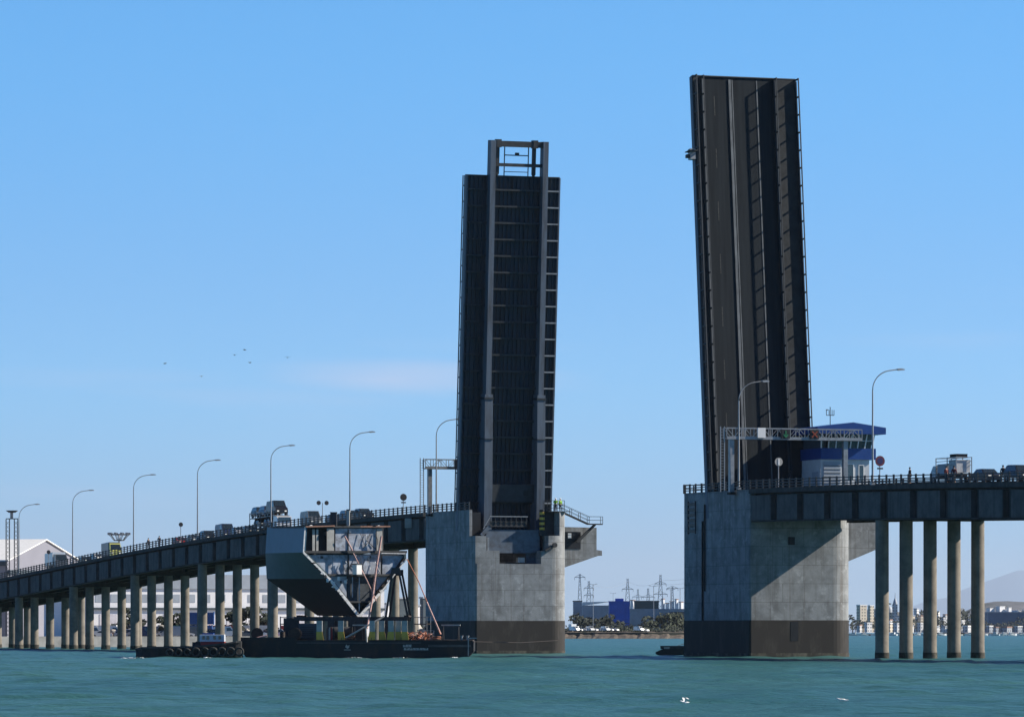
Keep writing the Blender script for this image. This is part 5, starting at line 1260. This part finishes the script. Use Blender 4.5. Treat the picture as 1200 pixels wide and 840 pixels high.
# scrub as stuff
rngs = random.Random(9); mb = MB()
for i in range(5200):
    px = rngs.uniform(640, 850); Y = 2500 + rngs.uniform(0, 26); x, y = gp(px, Y); hh = 1.2 + 1.4 * math.sin(px * .11) ** 2 + (1.5 if rngs.random() < .1 else 0)
    p = Vector((x, y, 3.0 + rngs.random() * hh)); u = Vector((rngs.gauss(0, 1), rngs.gauss(0, 1), rngs.gauss(0, 1))).normalized(); v = u.orthogonal().normalized(); s2 = .45
    mb.add([p - u * s2, p + v * s2, p + u * s2, p - v * s2], [(0, 1, 2, 3)], M_LEAF2 if rngs.random() < .4 else M_LEAF1)
o = mb.build('scrub', recalc=False); tag(o, 'dark low scrub along the far bank between the two piers', kind='stuff')
ts = [(672, 2620, 9, 12), (682, 2620, 8, 11), (700, 2620, 8, 13), (709, 2600, 9, 13), (720, 2570, 4, 9), (730, 2560, 4.5, 8), (744, 2560, 4, 8), (752, 2560, 5, 8), (772, 2560, 9, 13), (780, 2560, 10, 14), (790, 2570, 8, 14), (798, 2570, 7, 13), (812, 2560, 8, 13)]
for i, (px, Y, h, wd) in enumerate(ts):
    tree(px, Y, h, wd, 'green tree on the far bank between the piers, %s from the left' % ORD[i], M_LEAF2 if i > 7 else M_LEAF1, 3.0, 'trees on the far bank', i, n=320)
for i in range(9):
    parked(673.5 + i * 6.0, 2496, 'van' if i % 3 == 0 else 'hatch', 'white', 3.6, 'white vehicle in the row along the far bank, %s from the left' % ORD[i], 'white vehicles along the far bank', R(rc.uniform(-60, -30)))
parked(748.5, 2496, 'van', 'white', 3.6, 'white van standing alone on the far bank below the blue building', 'white vehicles along the far bank', R(-45)); parked(756.5, 2497, 'hatch', 'white', 3.4, 'white car right of the lone white van on the far bank', 'white vehicles along the far bank', R(-50))
tr = empty('lorry', (*gp(671.5, 2500), 3.2), R(35), 'white lorry on the far bank just right of the left pier', 'truck')
mb = MB(); mb.box(-1.8, 1.2, -1.2, 1.2, .9, 3.9, PA['white']); mb.build('cargo_box', tr); mb = MB(); mb.box(1.35, 2.9, -1.1, 1.1, .6, 2.8, PA['white']); mb.build('cab', tr, bevel=.1); wheels(tr, (-1.0, 2.1), 1.0, .48)
def block(name, lb, px0, px1, py_top, Y, dep, mt, roofm=None, z0=3.0, grp=None, cat='building', rf=.5, extra=None, rz=0):
    x0_, x1_ = gp(px0, Y)[0], gp(px1, Y)[0]; h = CAMH + (HZ - py_top) * Y / F - z0
    w_ = (x1_ - x0_) / 2
    if rz: w_ /= (math.cos(rz) + math.sin(rz) * .8); dep = w_ * 1.6
    r = empty(name, ((x0_ + x1_) / 2 - (dep / 2 * math.sin(-rz) if rz else 0), Y, z0), rz, lb, cat, grp)
    mb = MB(); mb.box(-w_, w_, 0, dep, 0, h - rf, mt); mb.build('wall', r)
    mb = MB(); mb.box(-w_ - .25, w_ + .25, -.25, dep + .25, h - rf, h, roofm or mt); mb.build('roof', r)
    return r, w_, h
r, w_, h = block('warehouse', 'bright blue building on the far bank between the piers', 714, 738, 704, 2700, 18, M_SHEDB, M_SHEDB)
mb = MB(); mb.box(-2.2, 2.2, 2, 6, h, h + 1.4, M_SHEDB); mb.build('roof_house', r)
for i in range(3):
    mb = MB(); mb.box(-w_ + .5, w_ - .5, -.08, 0, 1.8 + i * 1.4, 2.2 + i * 1.4, M_SHEDD); mb.build('louvre_band', r)
r, w_, h = block('warehouse', 'long grey blue shed left of the bright blue building', 683, 713.5, 709, 2800, 40, M_SHEDG, M_SHEDG)
mb = MB(); mb.prism([(-w_, h), (w_, h + 1.9), (w_, h + 2.1), (-w_, h + 1.8)], 0, 30, M_WHITEP, 'xzy'); mb.build('roof_slope', r)
block('warehouse', 'dark grey tower block left of the long grey blue shed', 672, 682, 703.5, 2850, 20, M_SHEDG, M_SHEDD)
r, w_, h = block('warehouse', 'dark teal shed right of the bright blue building', 744.5, 772, 703.5, 2900, 30, mat('dark_teal_cladding', (.04, .075, .085), .6, var=.3, scale=.3), M_SHEDD)
block('warehouse', 'low grey wall building below the dark teal shed', 738.5, 803, 713, 2750, 12, mat('pale_grey_block', (.36, .40, .42), .8, var=.2, scale=.2), M_SHEDG)
block('warehouse', 'low brownish building right of the trees on the far bank', 786, 812, 716.5, 2740, 10, mat('brown_block', (.22, .18, .16), .8, var=.3), M_SHEDD)
for i, (a, b, t) in enumerate(((739, 744, 702.5), (775, 779, 701), (780, 784, 706), (785, 790, 704), (791, 795, 701.5), (796, 801, 704.5))):
    block('house', 'small white distant house left of the right pier, %s from the left' % ORD[i], a, b, t, 3500, 10, M_SHED, mat('terracotta', (.35, .22, .18), .8), grp='distant white houses by the right pier', rz=R(45))
# things between the left columns, far away
for i, (a, b, t, m_) in enumerate(((425, 446, 701, M_SHEDG), (448, 462, 706, M_SHED), (463, 479, 699.5, M_SHEDD), (480, 492, 708, M_SHED), (492, 503, 699, M_SHEDD), (360, 384, 712, M_SHED), (388, 424, 709, M_SHEDG))):
    block('warehouse', 'distant dock building behind the V section, %s from the left' % ORD[[2, 3, 4, 5, 6, 0, 1][i]], a, b, t, 1500 + i * 9, 15, m_, M_SHEDG, z0=1.9, grp='distant dock buildings', rz=R(35))
# pylons
def pylon(px, Y, py_top, arms, lb, wb=3.0, z0=3.0):
    h = CAMH + (HZ - py_top) * Y / F - z0; r = empty('pylon', (*gp(px, Y), z0), 0, lb, 'pylon'); mb = MB()
    def ww(z): return wb * max(.07, (1 - z / h)) ** .9 + .22
    lv = [h * t for t in (0, .14, .27, .39, .5, .6, .69, .77, .84, .9, .95, 1)]
    th = .26
    for z0_, z1_ in zip(lv[:-1], lv[1:]):
        a, b = ww(z0_), ww(z1_)
        for sx_, sy_ in ((-1, -1), (1, -1), (1, 1), (-1, 1)):
            mb.beam((sx_ * a, sy_ * a, z0_), (sx_ * b, sy_ * b, z1_), th, th, M_POST)
        mb.beam((-a, -a, z0_), (b, -b, z1_), th * .6, th * .6, M_POST); mb.beam((a, -a, z0_), (-b, -b, z1_), th * .6, th * .6, M_POST)
        mb.beam((-a, a, z0_), (b, b, z1_), th * .6, th * .6, M_POST)
    mb.build('lattice', r)
    for f_, ln in arms:
        z = h * f_; mb = MB(); mb.beam((-ln, 0, z), (ln, 0, z), .3, .3, M_POST); mb.beam((-ln, 0, z), (0, 0, z + 1.6), .2, .2, M_POST); mb.beam((ln, 0, z), (0, 0, z + 1.6), .2, .2, M_POST)
        for s in (-1, 1): mb.box(s * ln - .1, s * ln + .1, -.1, .1, z - 1.6, z, M_POST)
        mb.build('cross_arm', r)
    return r, h
pys = [(774, 3100, 673, [(.66, 4.2), (.84, 3.4)], 'tall electricity pylon nearest the right pier'), (735.5, 3300, 677.5, [(.80, 3.6)], 'slender pylon rising behind the bright blue building'),
       (690, 3200, 680.5, [(.86, 3.0), (.72, 3.0)], 'electricity pylon behind the long grey blue shed'), (759.5, 3500, 689, [(.8, 4.6), (.62, 4.2)], 'broad distant pylon above the dark teal shed'),
       (747.5, 3900, 690, [(.82, 4.2)], 'small distant pylon left of the broad one'), (679.5, 2950, 672, [(.94, 3.0)], 'slim twin mast just right of the left pier', ),
       (788, 3300, 687, [(.96, 3.6)], 'T shaped mast left of the right pier')]
tops = []
for px, Y, pt, arms, lb in pys:
    r, h = pylon(px, Y, pt, arms, lb, wb=1.6 if 'slim' in lb or 'T shaped' in lb else 2.6); tops.append((px, Y, pt))
for i, ((a, b)) in enumerate((((692, 3200, 684), (735.5, 3300, 681)), ((735.5, 3300, 681), (774, 3100, 680)), ((774, 3100, 680), (900, 3000, 655)), ((774, 3100, 685), (900, 3000, 660)))):
    P_ = [W(*a[:1], a[2], a[1]), W(b[0], b[2], b[1])]; pts = []
    for k in range(13):
        t = k / 12; p = P_[0].lerp(P_[1], t); p.z -= 3.0 * 4 * t * (1 - t); pts.append(p)
    mb = MB(); mb.tube(pts, .05, M_POST, 4); o = mb.build('power_line'); tag(o, ['power line between the shed pylon and the slender pylon', 'power line between the slender pylon and the tall pylon', 'upper power line leaving the tall pylon to the right', 'lower power line leaving the tall pylon to the right'][i], 'power line')
def tmast(px, Y, py_top, wd, lb, z0=3.0):
    h = CAMH + (HZ - py_top) * Y / F - z0; r = empty('street_lamp', (*gp(px, Y), z0), 0, lb, 'street lamp', 'distant twin arm lamps'); mb = MB(); mb.tube([(0, 0, 0), (0, 0, h)], [.2, .13], M_POST, 6); mb.build('pole', r)
    for s in (-1, 1): mb = MB(); mb.beam((0, 0, h - .4), (s * wd, 0, h), .14, .14, M_POST); mb.box(s * wd - .5, s * wd + .5, -.2, .2, h - .1, h + .12, M_POST); mb.build('arm', r)
tmast(695, 2560, 684, 1.6, 'distant twin arm lamp in front of the long grey blue shed'); tmast(766, 2700, 686, 2.0, 'distant twin arm lamp left of the tall pylon'); tmast(786, 2800, 690, 2.0, 'distant twin arm lamp left of the right pier, inner one')
tmast(797, 2800, 688.5, 2.0, 'distant twin arm lamp closest to the right pier'); tmast(718.5, 4200, 694.5, 2.0, 'faint distant twin arm lamp above the left end of the bright blue building')

# ------------------------------------------------------------------ the town across the bay
YT = 5000.0
slab('ground', [gp(985, YT), gp(1260, YT - 100), gp(1500, YT), (1500, 9000), (1300, 9000), gp(985, 6500)], -3, 1.2, M_MUD)
def winmat(name, c):
    if name in MATS: return MATS[name]
    m = mat(name, c, .8, var=.12, scale=.1); t = m.node_tree; n = t.nodes; b = n['Principled BSDF']; src = b.inputs['Base Color'].links[0].from_socket
    tcn = n.new('ShaderNodeTexCoord'); sp = n.new('ShaderNodeSeparateXYZ'); t.links.new(tcn.outputs['Object'], sp.inputs[0]); cb = n.new('ShaderNodeCombineXYZ')
    ad = n.new('ShaderNodeMath'); ad.operation = 'ADD'; t.links.new(sp.outputs['X'], ad.inputs[0]); t.links.new(sp.outputs['Y'], ad.inputs[1]); t.links.new(ad.outputs[0], cb.inputs['X']); t.links.new(sp.outputs['Z'], cb.inputs['Y'])
    br = n.new('ShaderNodeTexBrick'); br.offset = 0; br.inputs['Scale'].default_value = 1; br.inputs['Brick Width'].default_value = 3.4; br.inputs['Row Height'].default_value = 3.2; br.inputs['Mortar Size'].default_value = .95; br.inputs['Mortar Smooth'].default_value = .05
    t.links.new(cb.outputs[0], br.inputs['Vector']); br.inputs['Color1'].default_value = br.inputs['Color2'].default_value = (.22, .24, .27, 1); br.inputs['Mortar'].default_value = (1, 1, 1, 1)
    m2 = n.new('ShaderNodeMixRGB'); m2.blend_type = 'MULTIPLY'; m2.inputs[0].default_value = 1; t.links.new(src, m2.inputs[1]); t.links.new(br.outputs[0], m2.inputs[2]); t.links.new(m2.outputs[0], b.inputs['Base Color']); return m
TW = [winmat('town_white', (.78, .77, .75)), winmat('town_cream', (.66, .58, .46)), winmat('town_pale', (.60, .60, .60)), winmat('town_grey', (.36, .40, .45))]
TN = ['white', 'cream', 'pale grey', 'blue grey']
M_TERR = mat('terracotta', (.35, .22, .18), .8)
rt = random.Random(21)
rows = [(5060, 729, 733, 26), (5400, 720, 727, 24), (5900, 712, 720, 20)]
rown = ['front', 'middle', 'back']
for ri, (Y, ta, tb, n) in enumerate(rows):
    px = 1004.0; i = 0
    while px < 1212 and i < 20:
        wd = rt.uniform(5, 13); k = rt.choices([0, 1, 2, 3], [6, 2, 3, 2])[0]; top = rt.uniform(ta, tb)
        if ri == 0 and 1150 < px < 1215: top = rt.uniform(732, 734); k = 3
        if ri == 1 and px < 1025: top = 708 + rt.uniform(0, 2); k = 1
        block('house', '%s building in the %s row across the bay, %s from the left' % (TN[k], rown[ri], ORD[i]), px, px + wd, top, Y + rt.uniform(-40, 40), rt.uniform(12, 25), TW[k], rt.choice([TW[0], M_TERR, M_SHEDG]), grp='buildings of the town across the bay', rf=1.2, rz=R(rt.uniform(28, 62)))
        px += wd + rt.uniform(0.3, 5) ; i += 1
# long blue-grey hall on the right, white gabled roof and church
block('hall', 'long blue grey hall at the right edge across the bay', 1158, 1215, 716.5, 5250, 40, mat('hall_blue', (.10, .17, .26), .7, c2=(.06, .11, .18), scale=.05), M_SHEDG, rf=1)
shed('house', 'white gable fronted building high at the right edge across the bay', 1193.5, 5700, 13, 30, 18, 6.2, R(35), M_SHED, M_WHITEP, 3.0, door=False)
for i, (a, b, t) in enumerate(((1156, 1166, 712), (1167, 1178, 710), (1179.5, 1185.5, 711.5))):
    block('house', 'flat white building left of the white gabled one, %s from the left' % ORD[i], a, b, t, 5650, 25, M_SHED, M_WHITEP, rz=R(40))
cu = empty('church', (*gp(1049, 5650), 3.0), 0, 'church with dome and tower across the bay between the first two columns', 'church')
mb = MB(); mb.box(-9, 7, 0, 30, 0, 22, TW[1]); mb.build('nave', cu)
mb = MB(); mb.box(-3, 2.4, -3, 3, 0, 31, TW[2]); mb.build('tower', cu)
mb = MB(); mb.tube([(0, 0, 31), (0, 0, 33), (0, 0, 36), (0, 0, 38), (0, 0, 44)], [2.6, 2.4, 1.4, .5, .12], M_SHEDG, 12); mb.build('spire', cu)
mb = MB(); mb.tube([(-6, 12, 22), (-6, 12, 25), (-6, 12, 28), (-6, 12, 30)], [4, 4, 2.8, .4], M_SHEDG, 14); mb.build('dome', cu)
rtt = random.Random(4)
for i in range(20):
    px = 1004 + i * 10.2 + rtt.uniform(-3, 3)
    tree(px, 5130 + rtt.uniform(0, 120), rtt.uniform(9, 15), rtt.uniform(14, 24), 'dark waterfront tree across the bay, %s from the left' % ORD[i], M_LEAF1, 3.0, 'waterfront trees across the bay', i, n=110)
for i in range(10):
    px = 1004 + i * 20 + rtt.uniform(-5, 5)
    tree(px, 5750, rtt.uniform(20, 26), rtt.uniform(20, 40), 'tall dark tree behind the town roofs, %s from the left' % ORD[i], M_LEAF1, 3.0, 'trees behind the town roofs', i + 50, n=120)
# moored boats
def boat_proto():
    r = empty('moored_boat'); mb = MB(); st = [(-3.2, 1.1, .9), (-1, 1.3, .9), (1.6, 1.1, 1.05), (3.6, .1, 1.3)]; vv = []
    for x, hw, dk in st: vv += [(x, -hw, dk), (x, -hw * .7, -.2), (x, hw * .7, -.2), (x, hw, dk)]
    ff = [(i * 4 + k, i * 4 + (k + 1) % 4, i * 4 + 4 + (k + 1) % 4, i * 4 + 4 + k) for i in range(3) for k in range(4)] + [(0, 1, 2, 3), (12, 13, 14, 15)]
    mb.add(vv, ff, PA['white']); mb.build('hull', r); mb = MB(); mb.box(-1.6, .9, -.8, .8, .95, 2.1, PA['white']); mb.box(-1.5, .95, -.83, .83, 1.4, 1.8, M_GLASS); mb.build('cabin', r); return r
bt = None; wh_ = ['pale', 'small', 'low']
for i in range(20):
    px = 1004 + i * 10 + rtt.uniform(-3, 3)
    if bt is None: bt = boat_proto(); o = bt
    else: o = copy_tree(bt)
    o.location = (*gp(px, YT - 60 - rtt.uniform(0, 80) - (px - 1000) * .4), 0); o.rotation_euler = (0, 0, rtt.uniform(-.6, .6) + (math.pi if rtt.random() < .5 else 0)); o.scale = (1.5,) * 3
    tag(o, 'small white boat moored across the bay, %s from the left' % ORD[i], 'boat', 'boats moored across the bay')
# hills
def hills(name, Y, prof, dep, mt):
    mb = MB(); n = len(prof); vv = []
    for px, py in prof:
        x, y = gp(px, Y); vv += [(x, Y - dep, -5), (x * (1 - dep * .3 / Y), Y - dep * .3, (CAMH + (HZ - py) * Y / F) * .62), (x, Y, CAMH + (HZ - py) * Y / F), (x, Y + dep, -5)]
    mb.add(vv, [(i * 4 + k, i * 4 + 4 + k, i * 4 + 5 + k, i * 4 + 1 + k) for i in range(n - 1) for k in range(3)], mt, True); o = mb.build(name); tag(o, kind='structure')
hills('hills', 90000, [(960, 739), (1010, 727), (1050, 718), (1085, 704), (1110, 700), (1130, 690), (1150, 683), (1170, 676), (1190, 669), (1215, 665), (1260, 668), (1330, 700)], 4000, mat('far_hill_hazed', (.17, .27, .40), .95, var=.15, scale=.0005))  # distance haze is put into the hill's blue base colour
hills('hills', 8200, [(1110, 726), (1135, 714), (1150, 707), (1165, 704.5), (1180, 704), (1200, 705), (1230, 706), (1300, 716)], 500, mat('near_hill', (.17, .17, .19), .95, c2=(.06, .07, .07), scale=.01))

# ------------------------------------------------------------------ haze
HAZE = 1.15e-5
if HAZE:
    mb = MB(); mb.box(-32000, 32000, -60, 99000, -8, 1300, M_BLACK); o = mb.build('haze'); tag(o, kind='stuff')
    m = bpy.data.materials.new('haze_air'); m.use_nodes = True; t = m.node_tree; 
    for n_ in list(t.nodes):
        if n_.type == 'BSDF_PRINCIPLED': t.nodes.remove(n_)
    pv = t.nodes.new('ShaderNodeVolumePrincipled'); pv.inputs['Color'].default_value = (.72, .84, 1.0, 1); pv.inputs['Density'].default_value = HAZE; pv.inputs['Anisotropy'].default_value = 0.2
    t.links.new(pv.outputs[0], t.nodes['Material Output'].inputs['Volume'])
    o.data.materials.clear(); o.data.materials.append(m)
